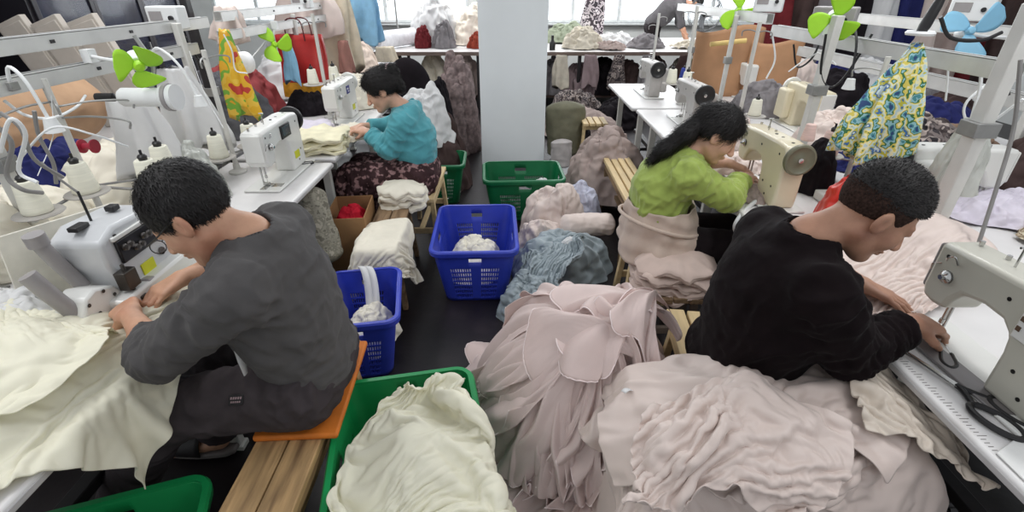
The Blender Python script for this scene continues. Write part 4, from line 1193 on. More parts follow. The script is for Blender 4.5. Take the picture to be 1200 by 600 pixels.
cone('pale thread cone on the tray left of the floral bag', (1.56, 2.35, .917), CONEP); cone('white thread cone half behind the floral bag', (1.71, 2.20, .917))
thread_stand('thread stand between the two far right machines', (1.46, 4.30, .752), .75, [(-.1, .05, .16), (.02, .1, .16), (-.02, -.1, .16)], [(-.08, .06, .7), (.05, -.08, .7)])
cone('white thread cone on the far right stand, left one', (1.36, 4.35, .917)); cone('blue thread cone on the far right stand', (1.48, 4.40, .917), CONEB); cone('white thread cone on the far right stand, near one', (1.44, 4.20, .917))
cone('pale pink thread cone standing on the cream sewing machine', (1.30, 2.12, 1.052), CONEP, .62, False)
thread_stand('tall thread stand behind the woman in lime', (1.52, 3.30, .752), .70, [(-.06, .1, .14), (.08, -.04, .14)], [(-.05, .1, .64), (.06, -.06, .64)])
cone('white thread cone behind the head of the woman in lime', (1.60, 3.26, .897), s=.9)
thread_stand('thin thread stand to the left of the kraft paper', (1.40, 5.16, .752), .66, [(0, .09, .12)], [(.08, 0, .62), (-.08, 0, .55)])
b = MB(); b.lathe([(.022, -.05), (.060, -.05), (.062, -.04), (.062, .04), (.060, .05), (.022, .05), (.022, -.05)], axis='x', seg=24); tr = b.build('tape_roll', M('white_tape', (236, 236, 236), .6), smooth=40); tr.location = (-1.62, 3.10, 1.24); tr.rotation_euler = (0, 0, R(70)); tag(tr, 'roll of white tape hanging under the left rail', 'tape')
b = MB(); b.lathe([(.008, -.03), (.030, -.03), (.030, -.024), (.014, -.02), (.014, .02), (.030, .024), (.030, .03), (.008, .03)], axis='x', seg=20); tr = b.build('thread_spool', M('crimson_spool', (150, 24, 48), .5)); tr.location = (-1.86, 2.10, 1.03); tag(tr, 'crimson spool above the cream fabric heap', 'spool')

# ---------------------------------------------------------------- rails, posts, lamps and fans
ALU = M('aluminium_channel', (206, 206, 204), .38, .35, var=.04, scale=10)
def rail(label, a, b_, h=.06, w=.045, group='overhead cable channels'):
    r = thing('cable_rail', label, 'rail', ((a[0] + b_[0]) / 2, (a[1] + b_[1]) / 2, (a[2] + b_[2]) / 2), 0, group)
    a, b_ = Vector(a) - r.location, Vector(b_) - r.location; d = (b_ - a).normalized(); x = d.cross(Vector((0, 0, 1))).normalized()
    b = MB()
    b.bar(a, b_, w, .005); b.bar(a + x * w / 2 + Vector((0, 0, h / 2)), b_ + x * w / 2 + Vector((0, 0, h / 2)), .004, h); b.bar(a - x * w / 2 + Vector((0, 0, h / 2)), b_ - x * w / 2 + Vector((0, 0, h / 2)), .004, h)
    b.build('channel', ALU, r, smooth=0)
    b = MB(); b.bar(a + x * (w / 2 - .004) + Vector((0, 0, h)), b_ + x * (w / 2 - .004) + Vector((0, 0, h)), .012, .004); b.bar(a - x * (w / 2 - .004) + Vector((0, 0, h)), b_ - x * (w / 2 - .004) + Vector((0, 0, h)), .012, .004); b.build('channel_lip', ALU, r, smooth=0)
    b = MB(); n = int((b_ - a).length / .4)
    for k in range(n): p = a.lerp(b_, (k + .5) / n); b.box(p + x * (w / 2 + .002) + Vector((0, 0, h * .5)), (.006, .02, .012))
    b.build('clip', BLK, r)
    return r


def post(label, a, b_, w=.04, mat=None, foot=True):
    a, b_ = Vector(a), Vector(b_)
    r = thing('steel_post', label, 'post', a, 0, 'steel posts')
    b = MB(); b.bar((0, 0, .004), b_ - a, w, w * .8); b.build('post_bar', mat or PALE, r, bevel=.004)
    b = MB(); b.box((0, 0, .004), (w * 2.2, w * 2.2, .008)); b.build('foot_plate', STEEL, r, bevel=.002)
    b = MB(); p = (b_ - a) * .55; b.box(p, (w * 1.5, w * 1.4, .05)); b.build('clamp', STEEL, r, bevel=.003)
    return r


rail('lower aluminium channel over the left tables', (-1.72, .9, 1.325), (-1.72, 2.85, 1.325), .05)
rail('upper aluminium channel over the left tables', (-1.74, .9, 1.44), (-1.74, 3.05, 1.44), .05)
rail('far aluminium channel over the table of the woman in teal', (-1.72, 3.15, 1.36), (-1.72, 5.4, 1.36), .05)
rail('upper far channel beyond the yellow and green bag', (-1.74, 3.2, 1.46), (-1.74, 5.6, 1.46), .05)
rail('aluminium channel right of the floral bag', (1.72, 1.75, 1.36), (1.72, 3.5, 1.36), .06)
rail('lower aluminium channel in the right rows', (2.2, 1.9, 1.18), (2.2, 4.0, 1.18), .06)
rail('far aluminium channel above the kraft paper', (1.72, 3.6, 1.42), (1.72, 5.6, 1.42), .06)
rail('aluminium channel by the blue fan', (2.6, 2.2, 1.40), (2.6, 4.4, 1.40), .06)
post('pale post standing by the near left thread stand', (-1.76, 1.62, .752), (-1.76, 1.62, 1.40), .045)
post('pale post at the left edge of the near table', (-1.76, 1.34, .752), (-1.76, 1.34, 1.40), .05)
post('pale post behind the screen machine', (-1.70, 2.72, .752), (-1.70, 2.72, 1.48), .04)
post('dark post beside the cupboard with glass doors', (-1.86, 3.12, .0), (-1.86, 3.12, 1.95), .05, M('black_post', (28, 26, 30), .5))
post('pale post in front of the red shopping bag', (-1.70, 4.2, .752), (-1.70, 4.2, 1.45), .035)
post('broad pale post behind the man in black', (1.60, 1.67, .752), (1.60, 1.67, 1.60), .055)
post('long pale post by the lime fan on the right', (1.58, 2.62, .752), (1.58, 2.62, 1.52), .05)
post('pale post under the far right channel', (1.68, 4.05, .752), (1.68, 4.05, 1.45), .035)
post('slim pale post near the kraft paper', (1.62, 4.75, .752), (1.62, 4.75, 1.45), .035)
post('pale post at the right edge holding the channel', (2.62, 2.5, .0), (2.62, 2.5, 1.5), .045)

LIMEP = M('lime_plastic', (172, 228, 54), .4, var=.03, trans=.15); BLUEP = M('light_blue_plastic', (140, 196, 224), .4, var=.03, trans=.15)
WPL = M('white_plastic', (226, 228, 228), .4, var=.02)
def fan(label, loc, face, mat, n=3, rad=.10, roll=0., stem=None, hubmat=None, name='desk_fan'):
    r = thing(name, label, 'fan', loc, 0, 'small clip fans')
    m = Vector(face).to_track_quat('Z', 'Y').to_matrix().to_4x4() @ Matrix.Rotation(roll, 4, 'Z')
    def P(v): return (m @ Vector(v))
    for k in range(n):
        b = MB(); a0 = 2 * PI * k / n
        def bl(u, v):
            rr = .018 + (rad - .018) * v; wd = (.020 + .052 * math.sin(min(1, v * 1.15) * PI * .62)) * (1 if v < .8 else math.sqrt(max(0, 1 - ((v - .8) / .2) ** 2)) * .999 + .001)
            a = a0 + .35 * v; t = (u - .5) * 2 * wd * .75
            return P((rr * math.cos(a) - t * math.sin(a), rr * math.sin(a) + t * math.cos(a), .30 * t + .012 * v))
        b.grid(7, 12, bl); b.build('blade', mat, r, smooth=180, solid=.002)
    b = MB(); b.lathe([(0, .016), (.014, .013), (.020, .0), (.020, -.014), (0, -.014)], seg=18); o = b.build('hub', mat, r); o.matrix_local = m
    b = MB(); b.lathe([(0, -.015), (.026, -.016), (.032, -.03), (.030, -.085), (.022, -.10), (0, -.102)], seg=20); o = b.build('motor', hubmat or WPL, r); o.matrix_local = m
    if stem is not None:
        b = MB(); p0 = P((0, 0, -.07)); b.tube([p0, (p0 + (Vector(stem) - Vector(loc))) / 2 + Vector((0, .0, -.01)), Vector(stem) - Vector(loc)], .007, 8, smooth=4); b.box(Vector(stem) - Vector(loc), (.035, .04, .05)); b.build('clip_arm', hubmat or WPL, r)
    return r


fan('lime green fan on the left rail above the white lamp', at(163, 78, Y=1.95), (.55, -.7, -.25), LIMEP, 3, .078, .6, (-1.70, 2.1, 1.40))
fan('lime green fan on the far left rail by the red bag', at(322, 52, Y=3.7), (.6, -.6, .2), LIMEP, 3, .12, 1.9, (-1.68, 3.8, 1.40))
fan('lime green fan high on the post behind the woman in lime', at(978, 22, Y=2.65), (-.4, -.8, -.1), LIMEP, 3, .115, 1.2, (1.60, 2.7, 1.45))
fan('lime green fan over the far right tables', at(866, 12, Y=4.1), (-.3, -.9, 0), LIMEP, 3, .15, 1.6, (1.70, 4.1, 1.45))
fan('light blue fan in the top right corner', at(1138, 36, Y=2.6), (-.25, -.9, .25), BLUEP, 3, .145, .45, (2.60, 2.7, 1.42))
def cage_fan(label, loc, face, rad):
    r = thing('cage_fan', label, 'fan', loc, 0, 'small clip fans'); m = Vector(face).to_track_quat('Z', 'Y').to_matrix()
    b = MB()
    for z, q in ((.0, 1.), (.035, .96), (-.03, .96)): b.tube([m @ Vector((rad * q * math.cos(a), rad * q * math.sin(a), z)) for a in np.linspace(0, 2 * PI, 33)], .004, 6)
    for k in range(18):
        a = 2 * PI * k / 18; b.tube([m @ Vector((rad * .2 * math.cos(a), rad * .2 * math.sin(a), .05)), m @ Vector((rad * .96 * math.cos(a), rad * .96 * math.sin(a), .035)), m @ Vector((rad * math.cos(a), rad * math.sin(a), 0))], .0016, 5)
    b.build('cage', M('grey_wire', (120, 122, 124), .4, .5), r)
    for k in range(3):
        a = 2.1 * k; b = MB(); b.grid(5, 8, lambda u, v: m @ Vector(((.02 + rad * .75 * v) * math.cos(a + .5 * v) - (u - .5) * .07 * math.sin(a), (.02 + rad * .75 * v) * math.sin(a + .5 * v) + (u - .5) * .07 * math.cos(a), .02 * (u - .5)))); b.build('blade', M('grey_plastic', (150, 154, 158), .4), r, smooth=180, solid=.002)
    b = MB(); b.lathe([(0, .05), (.02, .045), (.03, 0), (.04, -.03), (.03, -.09), (0, -.09)]); o = b.build('motor', BLK, r); o.matrix_local = m.to_4x4()
cage_fan('dark wire cage fan in the far right rows', at(826, 16, Y=5.6), (-.5, -.8, 0), .17)

def gooseneck(label, base, tip, mat, r=.006, sagv=.10, name='gooseneck_lamp', head=True):
    base, tip = Vector(base), Vector(tip); o = thing(name, label, 'lamp', base, 0, 'machine lamps')
    d = tip - base; b = MB(); b.tube([(0, 0, 0), d * .3 + Vector((0, 0, sagv)), d * .75 + Vector((0, 0, sagv * 1.1)), d], r, 8, smooth=6); b.build('neck', mat, o)
    b = MB(); b.lathe([(0, .03), (.018, .028), (.024, 0), (.030, -.02), (.026, -.022), (0, -.02)], d); b.build('lamp_shade', WPL, o)
    b = MB(); b.box((0, 0, 0), (.035, .035, .03)); b.build('clamp', STEEL, o, bevel=.003)
gooseneck('white gooseneck lamp over the overlock machine', (-1.70, 1.72, 1.35), (-1.60, 1.70, 1.22), WPL)
gooseneck('white gooseneck lamp over the screen machine', (-1.70, 2.45, 1.35), (-1.50, 2.40, 1.16), WPL)
gooseneck('white gooseneck lamp right of the floral bag', (1.74, 2.0, 1.38), (1.80, 1.92, 1.16), WPL)
gooseneck('black gooseneck lamp over the right-hand rows', (1.72, 2.75, 1.44), (1.66, 2.5, 1.22), BLK)
# heavy white motor on the left rail
mo = thing('clamp_lamp', 'white cylindrical lamp with a black tip hanging above the cream fabric heap', 'lamp', at(172, 114, Y=2.0))
b = MB(); b.lathe([(0, -.10), (.030, -.10), (.036, -.09), (.036, .06), (.046, .07), (.050, .12), (0, .12)], axis='x', seg=22); b.build('lamp_body', WPL, mo)
b = MB(); b.lathe([(0, -.20), (.016, -.20), (.016, -.13), (.008, -.125), (.008, -.10), (0, -.10)], axis='x', seg=14); b.build('plug', BLK, mo)
b = MB(); b.lathe([(.050, .085), (.053, .085), (.053, .10), (.050, .10)], axis='x', seg=22); b.build('ring', MGREY, mo)
b = MB(); b.tube([(.03, 0, .03), (.04, .04, .12), (.0, .05, .22)], .008, 8, smooth=4); b.build('bracket', STEEL, mo)
# black pendant with a white collar over the floral bag
pd = thing('pendant_plug', 'black hanging socket with a white round collar above the floral bag', 'lamp', at(1078, 40, Y=2.05))
b = MB(); b.lathe([(0, 0), (.016, 0), (.020, .03), (.018, .10), (.012, .14), (.010, .24), (0, .24)], rot=Matrix.Rotation(R(14), 3, 'Y')); b.build('socket', BLK, pd)
b = MB(); b.lathe([(.018, -.006), (.046, -.004), (.050, .004), (.044, .012), (.018, .010), (.018, -.006)], seg=24); b.build('collar', WPL, pd)
def cable(label, pts, r, mat, smooth=6, name='hanging_cable'):
    b = MB(); pts = [Vector(p) for p in pts]; c = sum(pts, Vector()) / len(pts); b.tube([p - c for p in pts], r, 8, smooth=smooth); o = b.build(name, mat); o.location = c; return tag(o, label, 'cable', 'cables')
GREYCAB = M('grey_cable', (130, 128, 126), .5)
cable('grey cable hanging from the top right past the broad post', [at(1196, 70, Y=1.60), at(1188, 150, Y=1.56), at(1168, 220, Y=1.50), at(1142, 300, Y=1.42)], .006, GREYCAB)
cable('black cable looping from the lime fan on the right', [at(968, 40, Y=2.6), at(962, 85, Y=2.6), at(972, 102, Y=2.6), at(990, 90, Y=2.6), at(1022, 40, Y=2.6)], .006, BLK)
cable('thick black cable looping beneath the blue fan', [at(1102, 20, Y=2.3), at(1114, 44, Y=2.3), at(1150, 47, Y=2.3), at(1174, 38, Y=2.3)], .008, BLK)
cable('black cable dropping along the broad right post', [at(1196, 30, Y=1.8), at(1186, 40, Y=1.8), at(1180, 70, Y=1.8), at(1181, 112, Y=1.75)], .007, BLK)
cable('white cable curling at the right edge', [at(1199, 116, Y=1.9), at(1150, 150, Y=2.0), at(1132, 140, Y=2.0), at(1134, 118, Y=2.0), at(1175, 85, Y=2.0)], .005, WPL)
cable('white cable sagging below the left rail', [at(5, 118, Y=1.7), at(30, 135, Y=1.7), at(62, 138, Y=1.75), at(90, 125, Y=1.9), at(100, 112, Y=2.0)], .005, WPL)
cable('white cable loop above the screen machine', [at(262, 40, Y=2.9), at(272, 60, Y=2.9), at(276, 82, Y=2.9), at(290, 86, Y=2.9)], .004, WPL)
cable('grey cable hanging beside the near left post', [at(40, 130, Y=1.6), at(46, 160, Y=1.6), at(62, 190, Y=1.6), at(66, 215, Y=1.6)], .006, GREYCAB)
cable('grey thread tube bundle at the left edge', [at(0, 150, Y=1.5), at(14, 170, Y=1.5), at(8, 205, Y=1.5), at(26, 222, Y=1.5), at(50, 226, Y=1.55)], .007, GREYCAB)
cable('white band hanging from the table edge before the woman in lime', [at(905, 228, z=.77), at(880, 240, z=.76), at(862, 262, z=.70), at(866, 275, z=.60), at(878, 262, z=.62)], .010, WHITE)

def jbox(label, loc, size=(.16, .09, .11), rz=0., mat=None):
    r = thing('control_box', label, 'box', loc, rz, 'control boxes'); w, d, h = size
    b = MB(); b.box((0, 0, 0), size); b.build('box_body', mat or WPL, r, bevel=.008)
    b = MB(); b.box((-w * .2, -d / 2 - .001, .01), (w * .4, .004, h * .4)); b.build('label_plate', MGREY, r, bevel=.001)
    b = MB(); b.lathe([(0, 0), (.012, 0), (.012, .012), (0, .012)], (w * .28, -d / 2, 0), 'y', 14, Matrix.Rotation(PI, 3, 'X')); b.build('switch', BLK, r)
jbox('pale control box fixed to the upper left channel by the dark post', (-1.78, 2.80, 1.50))
jbox('pale control box on the far left channel near the windows', (-1.76, 4.6, 1.53))
jbox('grey control box on the right channel behind the black socket', (1.70, 2.85, 1.49), (.20, .10, .12), R(-40), MGREY)
jbox('pale control box beside the far lime fan', (1.76, 3.75, 1.55), (.18, .10, .13), R(-30))
jbox('pale control box on the channel by the blue fan', (2.58, 3.05, 1.53), (.2, .1, .12), R(-50))
cable('thin white tube arching over the overlock machine', [at(20, 190, Y=1.5), at(60, 150, Y=1.55), at(110, 158, Y=1.6), at(150, 172, Y=1.7)], .0035, WPL)
cable('thin grey rod slanting across the near left post', [at(48, 190, Y=1.62), at(70, 210, Y=1.62), at(92, 226, Y=1.62)], .004, GREYCAB, 2)
cable('white hose curling at the left edge above the cones', [at(0, 178, Y=1.45), at(12, 140, Y=1.45), at(30, 158, Y=1.47), at(22, 200, Y=1.5), at(44, 214, Y=1.5)], .006, WPL)
cable('second grey hose drooping at the left edge', [at(0, 132, Y=1.5), at(24, 150, Y=1.5), at(40, 186, Y=1.5), at(74, 208, Y=1.55)], .006, GREYCAB)
cable('fine white thread from the left channel to the nearest cone', [at(60, 112, Y=1.72), at(62, 160, Y=1.7), at(44, 206, Y=1.58)], .0014, WPL, 3)
cable('fine white thread from the left channel to the screen machine', [at(222, 60, Y=2.6), at(240, 110, Y=2.5), at(262, 150, Y=2.35)], .0014, WPL, 3)
cable('black cable crossing the dark post on the left', [at(205, 20, Y=2.9), at(226, 60, Y=2.85), at(246, 86, Y=2.8), at(252, 100, Y=2.8)], .006, BLK)
cable('white cable drooping under the far left channel', [at(272, 44, Y=3.6), at(288, 70, Y=3.6), at(300, 62, Y=3.7), at(318, 40, Y=3.8)], .005, WPL)
cable('white cable hanging beside the kraft paper', [at(905, 40, Y=3.6), at(908, 70, Y=3.6), at(898, 92, Y=3.6)], .006, WPL)
cable('black cable bundle below the right channel', [at(930, 52, Y=3.2), at(934, 78, Y=3.2), at(950, 70, Y=3.1), at(962, 48, Y=3.1)], .006, BLK)
cable('white wire triangle over the cream machine on the right', [at(924, 84, Y=3.0), at(958, 62, Y=3.0), at(980, 76, Y=2.9)], .004, WPL, 2)
cable('white cable dangling right of the floral bag', [at(1112, 66, Y=2.2), at(1110, 100, Y=2.2), at(1108, 118, Y=2.2)], .004, WPL)
# ---------------------------------------------------------------- cloth in the foreground
PINKM = M('blush_organza', (232, 213, 208), .6, var=.03, scale=8, trans=.28, sheen=.2, bump=.06, bscale=300)
PINKH = M('blush_hem', (242, 226, 224), .6)
BEIGE = M('blush_satin', (210, 194, 186), .48, var=.02, scale=6, sheen=.2, bump=.05, bscale=350)
CREAM = M('cream_organza', (244, 241, 222), .6, var=.03, scale=7, trans=.25, bump=.05, bscale=300)
CREAM2 = M('cream_cotton', (236, 230, 214), .8, var=.03, scale=7, trans=.1, bump=.15, bscale=260)
BLUEG = M('blue_grey_satin', (146, 158, 164), .5, var=.05, scale=7, sheen=.2, bump=.06, bscale=300)
PALEP = M('pale_pink_cloth', (226, 210, 202), .7, var=.03, scale=6, trans=.08, bump=.1, bscale=260)
LILAC = M('pale_lilac_film', (206, 208, 226), .4, var=.04, scale=6, trans=.2)
TAUPE = M('taupe_cloth', (166, 150, 144), .8, var=.07, scale=8, bump=.2, bscale=200)
GREYC = M('grey_cloth', (128, 124, 126), .8, var=.08, scale=8, bump=.2, bscale=200)
WHITEC = M('white_cloth', (228, 228, 228), .75, var=.03, scale=6, trans=.15, bump=.1, bscale=240)
BLACKC = M('black_cloth', (30, 26, 30), .8, var=.15, scale=8, bump=.2, bscale=200)
NAVY = M('navy_cloth', (38, 42, 92), .75, var=.1, scale=8, bump=.2, bscale=200)
DARKBR = M('dark_brown_cloth', (70, 56, 54), .8, var=.12, scale=8, bump=.2, bscale=200)
FUZZ = M('taupe_fleece', (140, 124, 122), .95, var=.16, scale=30, bump=.7, bscale=90)

def creased(V, n, m, amp, f, seed, dirv=(1, .3, .2), sharp=1.):
    F = sheet_faces(n, m); N = normals(np.array(V), F); N *= np.sign(N[:, 2:3].mean() + 1e-9)
    U, T = np.meshgrid(np.linspace(0, 1, n), np.linspace(0, 1, m)); q = np.stack([U.ravel() * f * dirv[0], T.ravel() * f * dirv[1] * 3, U.ravel() * 0 + seed * 4.3], 1)
    q = q + .9 * np.stack([fbm(q * .6 + 3, 2), fbm(q * .6 + 33, 2), 0 * q[:, 0]], 1)
    d = (ridge(q) - .5) * .7 + (ridge(q * 1.9 + 9) - .5) * .35 * sharp
    return np.array(V) + N * (amp * d)[:, None]


# --- the satin pile in front of the man in black: a filled heap, then gathered sheets over it
def lump(x0, x1, y0, y1, h, seed, n=30, m=20, edge=.16):
    vs = []
    for j in range(m):
        for i in range(n):
            a, b_ = i / (n - 1), j / (m - 1); vs.append((x0 + (x1 - x0) * a, y0 + (y1 - y0) * b_, 0))
    P = np.array(vs); u = (P[:, 0] - x0) / (x1 - x0); v = (P[:, 1] - y0) / (y1 - y0)
    e = np.clip(np.minimum(np.minimum(u, 1 - u) * (x1 - x0), np.minimum(v, 1 - v) * (y1 - y0)) / edge, 0, 1)
    P[:, 2] = h * (1 - (1 - e) ** 2.4) * (1 + .10 * fbm(np.stack([P[:, 0] * 4, P[:, 1] * 4, P[:, 0] * 0 + seed * 3.7], 1), 2))
    return [Vector(p) for p in P], [tuple(int(q) for q in f) for f in sheet_faces(n, m)]
core = lump(.27, 1.15, .70, 1.27, .60, 2)
hp = MB(); hp.v = [tuple(v) for v in core[0]]; hp.f = list(core[1]); hp.mi = [0] * len(hp.f)
tag(hp.build('folded_satin', BEIGE, smooth=180), 'solid folded bulk of blush satin inside the front right pile', 'fabric', 'blush satin pieces in the front right pile')
N1, M1 = 70, 60
r1, i1 = crumple(5, N1, (.66, .64), 1.66, 1.42, (.70, .93), .70, .05, R(-8), fr=.8)
V1 = sim_run('satin_low', N1, M1, r1, i1, [core, FLOOR_SOLID], 28, bend=2.5, selfd=.007, fric=40)
V1 = creased(V1, N1, M1, .026, 6, 3)
sheet('satin_sheet', V1, N1, M1, BEIGE, 'crumpled blush satin sheet spilling down the front of the right pile', 'fabric', 'blush satin pieces in the front right pile')
N2, M2 = 60, 44
r2, i2 = crumple(9, N2, (.58, .80), 1.25, .92, (.94, .93), .76, .05, R(-24), disc=.2, fr=.8)
V2 = sim_run('satin_mid', N2, M2, r2, i2, [core, solid_of(V1, N1, M1)], 22, bend=4, selfd=.007, fric=60)
V2 = creased(V2, N2, M2, .020, 5, 5, (1.6, .3))
sheet('satin_sheet', V2, N2, M2, BEIGE, 'blush satin sheet rumpled on the right side of the front pile', 'fabric', 'blush satin pieces in the front right pile')
N3, M3 = 66, 40
r3, i3 = crumple(14, N3, (.78, .66), 1.10, .84, (.61, 1.05), .80, .045, R(-9), disc=.15, fr=.7)
V3 = sim_run('satin_top', N3, M3, r3, i3, [core, solid_of(V1, N1, M1), solid_of(V2, N2, M2)], 22, bend=8, selfd=.007, fric=80)
V3 = creased(V3, N3, M3, .024, 3.6, 8, (.6, 1.0))
sheet('satin_sheet', V3, N3, M3, BEIGE, 'smooth blush satin sheet lying on top of the right pile', 'fabric', 'blush satin pieces in the front right pile')

BEIGE2 = M('warm_satin', (206, 194, 180), .48, var=.02, scale=6, sheen=.2, bump=.05, bscale=350)
below = [core, solid_of(V1, N1, M1), solid_of(V2, N2, M2), solid_of(V3, N3, M3)]
r8, i8 = crumple(61, 44, (.52, .74), .84, .52, (1.02, .95), .80, .045, R(74), fr=.9)
V8 = sim_run('satin_right', 44, 34, r8, i8, below, 22, bend=3, selfd=.007, fric=60)
V8 = creased(V8, 44, 34, .018, 4, 15, (1.2, .3))
sheet('satin_sheet', V8, 44, 34, BEIGE2, 'gathered warm beige satin strip hanging at the right end of the pile', 'fabric', 'blush satin pieces in the front right pile')
r9, i9 = crumple(66, 50, (.60, .72), .96, .56, (.50, .80), .74, .045, R(-12), fr=.9)
V9 = sim_run('satin_front', 50, 36, r9, i9, below + [FLOOR_SOLID], 24, bend=3, selfd=.007, fric=60)
V9 = creased(V9, 50, 36, .018, 4, 19, (1.2, .5))
sheet('satin_sheet', V9, 50, 36, BEIGE, 'finely rumpled blush satin piece lying across the middle of the pile', 'fabric', 'blush satin pieces in the front right pile')
for k, (px_, py_, VV) in enumerate([(.34, 1.06, V3), (.42, .90, V1)]):
    d_ = np.hypot(VV[:, 0] - px_, VV[:, 1] - py_); z_ = VV[d_ < .03][:, 2].max() if (d_ < .03).any() else VV[d_.argmin(), 2]
    b = MB(); b.grid(5, 4, lambda u, v: ((u - .5) * .034, (v - .5) * .018, .004 * math.sin(u * 4))); o = b.build('care_label', WHITEC, solid=.001); o.location = (px_, py_, z_ + .006); o.rotation_euler = (R(-12), R(8), .6 + k)
    tag(o, ['small white care label on the smooth satin sheet near its left corner', 'small white care label on the rumpled satin lower down the pile'][k], 'label')

# --- cream organza on the left table, hanging over its edge
tb = rbox(-1.72, -1.0, .0, 1.5, .60, .75, .012)
mo = mound(-1.32, .90, .745, .26, .32, .09, 3)
r3, i3 = crumple(12, 66, (.74, .74), 1.06, 1.12, (-1.24, .99), .90, .04, R(28))
V3 = sim_run('cream_left', 66, 66, r3, i3, [tb, mo], 28, bend=4, selfd=.006, fric=40)
V3 = creased(V3, 66, 66, .015, 4, 11, (1., .5))
og = sheet('organza_sheet', V3, 66, 66, CREAM, 'cream organza spread over the near left table and hanging off its edge', 'fabric')

b_ = np.array(V3); b_[:, 2] = np.maximum(b_[:, 2], .72); th_ = R(70); c_ = b_.mean(0)
x_, y_ = b_[:, 0] - c_[0], b_[:, 1] - c_[1]
b_ = np.stack([-1.33 + .62 * (x_ * math.cos(th_) - y_ * math.sin(th_)), .98 + .62 * (x_ * math.sin(th_) + y_ * math.cos(th_)), .835 + .75 * (b_[:, 2] - .77)], 1)
b_[:, 2] += .03 * fbm(np.stack([b_[:, 0] * 6, b_[:, 1] * 6, 0 * b_[:, 0]], 1), 2)
sheet('organza_sheet', creased(b_, 66, 66, .016, 3, 23), 66, 66, CREAM, 'smaller cream organza layer crumpled on top of the cloth on the near left table', 'fabric')

# --- cream organza in the front green basket
bc = Vector((-.33, 1.055)); ca, sa = math.cos(R(11.5)), math.sin(R(11.5))
def bk(x, y): return Vector((bc.x + x * ca - y * sa, bc.y + x * sa + y * ca))
def block(x0, x1, y0, y1, z0, z1, bev=.0):
    vs, fs = rbox(x0, x1, y0, y1, z0, z1, bev); return ([Vector((*bk(v.x, v.y), v.z)) for v in vs], fs)
walls = [block(-.245, -.215, -.34, .34, .0, .372, .006), block(.205, .245, -.34, .34, .0, .372, .006), block(-.24, .24, .30, .34, 0, .372, .006), block(-.24, .24, -.34, -.30, 0, .372, .006)]
q = bk(.03, -.07); fill = mound(q.x, q.y, .10, .19, .26, .35, 8)
r4, i4 = crumple(21, 60, (.58, .72), 1.16, 1.14, tuple(bk(.085, -.07)), .60, .045, R(-10), disc=.8, fr=.8)
V4 = sim_run('cream_basket', 60, 60, r4, i4, walls + [fill], 26, bend=5, selfd=.006, fric=30)
V4 = creased(V4, 60, 60, .012, 4, 13, (1., .5))
heap('cream_heap', 'cream organza packed in the bottom of the front green basket', 'fabric', CREAM, (*bk(.0, -.03), .02), (.35, .52, .36), 28, 1.2, rz=R(11.5), p=3.)
sheet('organza_sheet', V4, 60, 60, CREAM, 'cream organza heaped in the front green basket and spilling over its rim', 'fabric')

# --- cream cloth thrown over the end of the worn bench
bs = rbox(-.83, -.62, 2.24, 3.05, .02, .425, .012)
r5, i5 = crumple(31, 50, (.84, .8), .92, .74, (-.69, 2.32), .47, .02, R(10), disc=.5)
V5 = sim_run('bench_cloth', 50, 46, r5, i5, [bs, FLOOR_SOLID], 28, bend=2, selfd=.006, fric=30)
sheet('draped_cloth', V5, 50, 46, CREAM2, 'cream cloth draped over the near end of the worn bench', 'fabric')

# --- blue-grey satin on the floor between the blue basket and the blush ruffles
m1 = mound(.32, 2.50, 0, .29, .27, .27, 4)
r6, i6 = crumple(41, 58, (.62, .6), 1.10, 1.0, (.29, 2.48), .40, .045, R(15), disc=.6)
V6 = sim_run('blue_heap', 58, 54, r6, i6, [m1, FLOOR_SOLID], 28, bend=3, selfd=.007, fric=30)
sheet('satin_heap', V6, 58, 54, BLUEG, 'blue-grey satin heap on the floor beside the blue basket', 'fabric')

# --- blush cloth on the right table behind the man's hands
tr = rbox(1.045, 1.72, .3, 2.0, .60, .75, .012)
m7 = mound(1.54, 1.60, .745, .20, .26, .15, 6); m8 = mound(1.34, 1.40, .745, .2, .14, .035, 7)
r7, i7 = crumple(51, 60, (.82, .82), .78, 1.1, (1.36, 1.52), .93, .03, R(-30), disc=.4)
V7 = sim_run('pink_table', 60, 64, r7, i7, [tr, m7, m8], 26, bend=4, selfd=.006, fric=40)
sheet('satin_sheet', V7, 60, 64, PALEP, 'blush cloth spread under the hands of the man in black', 'fabric')

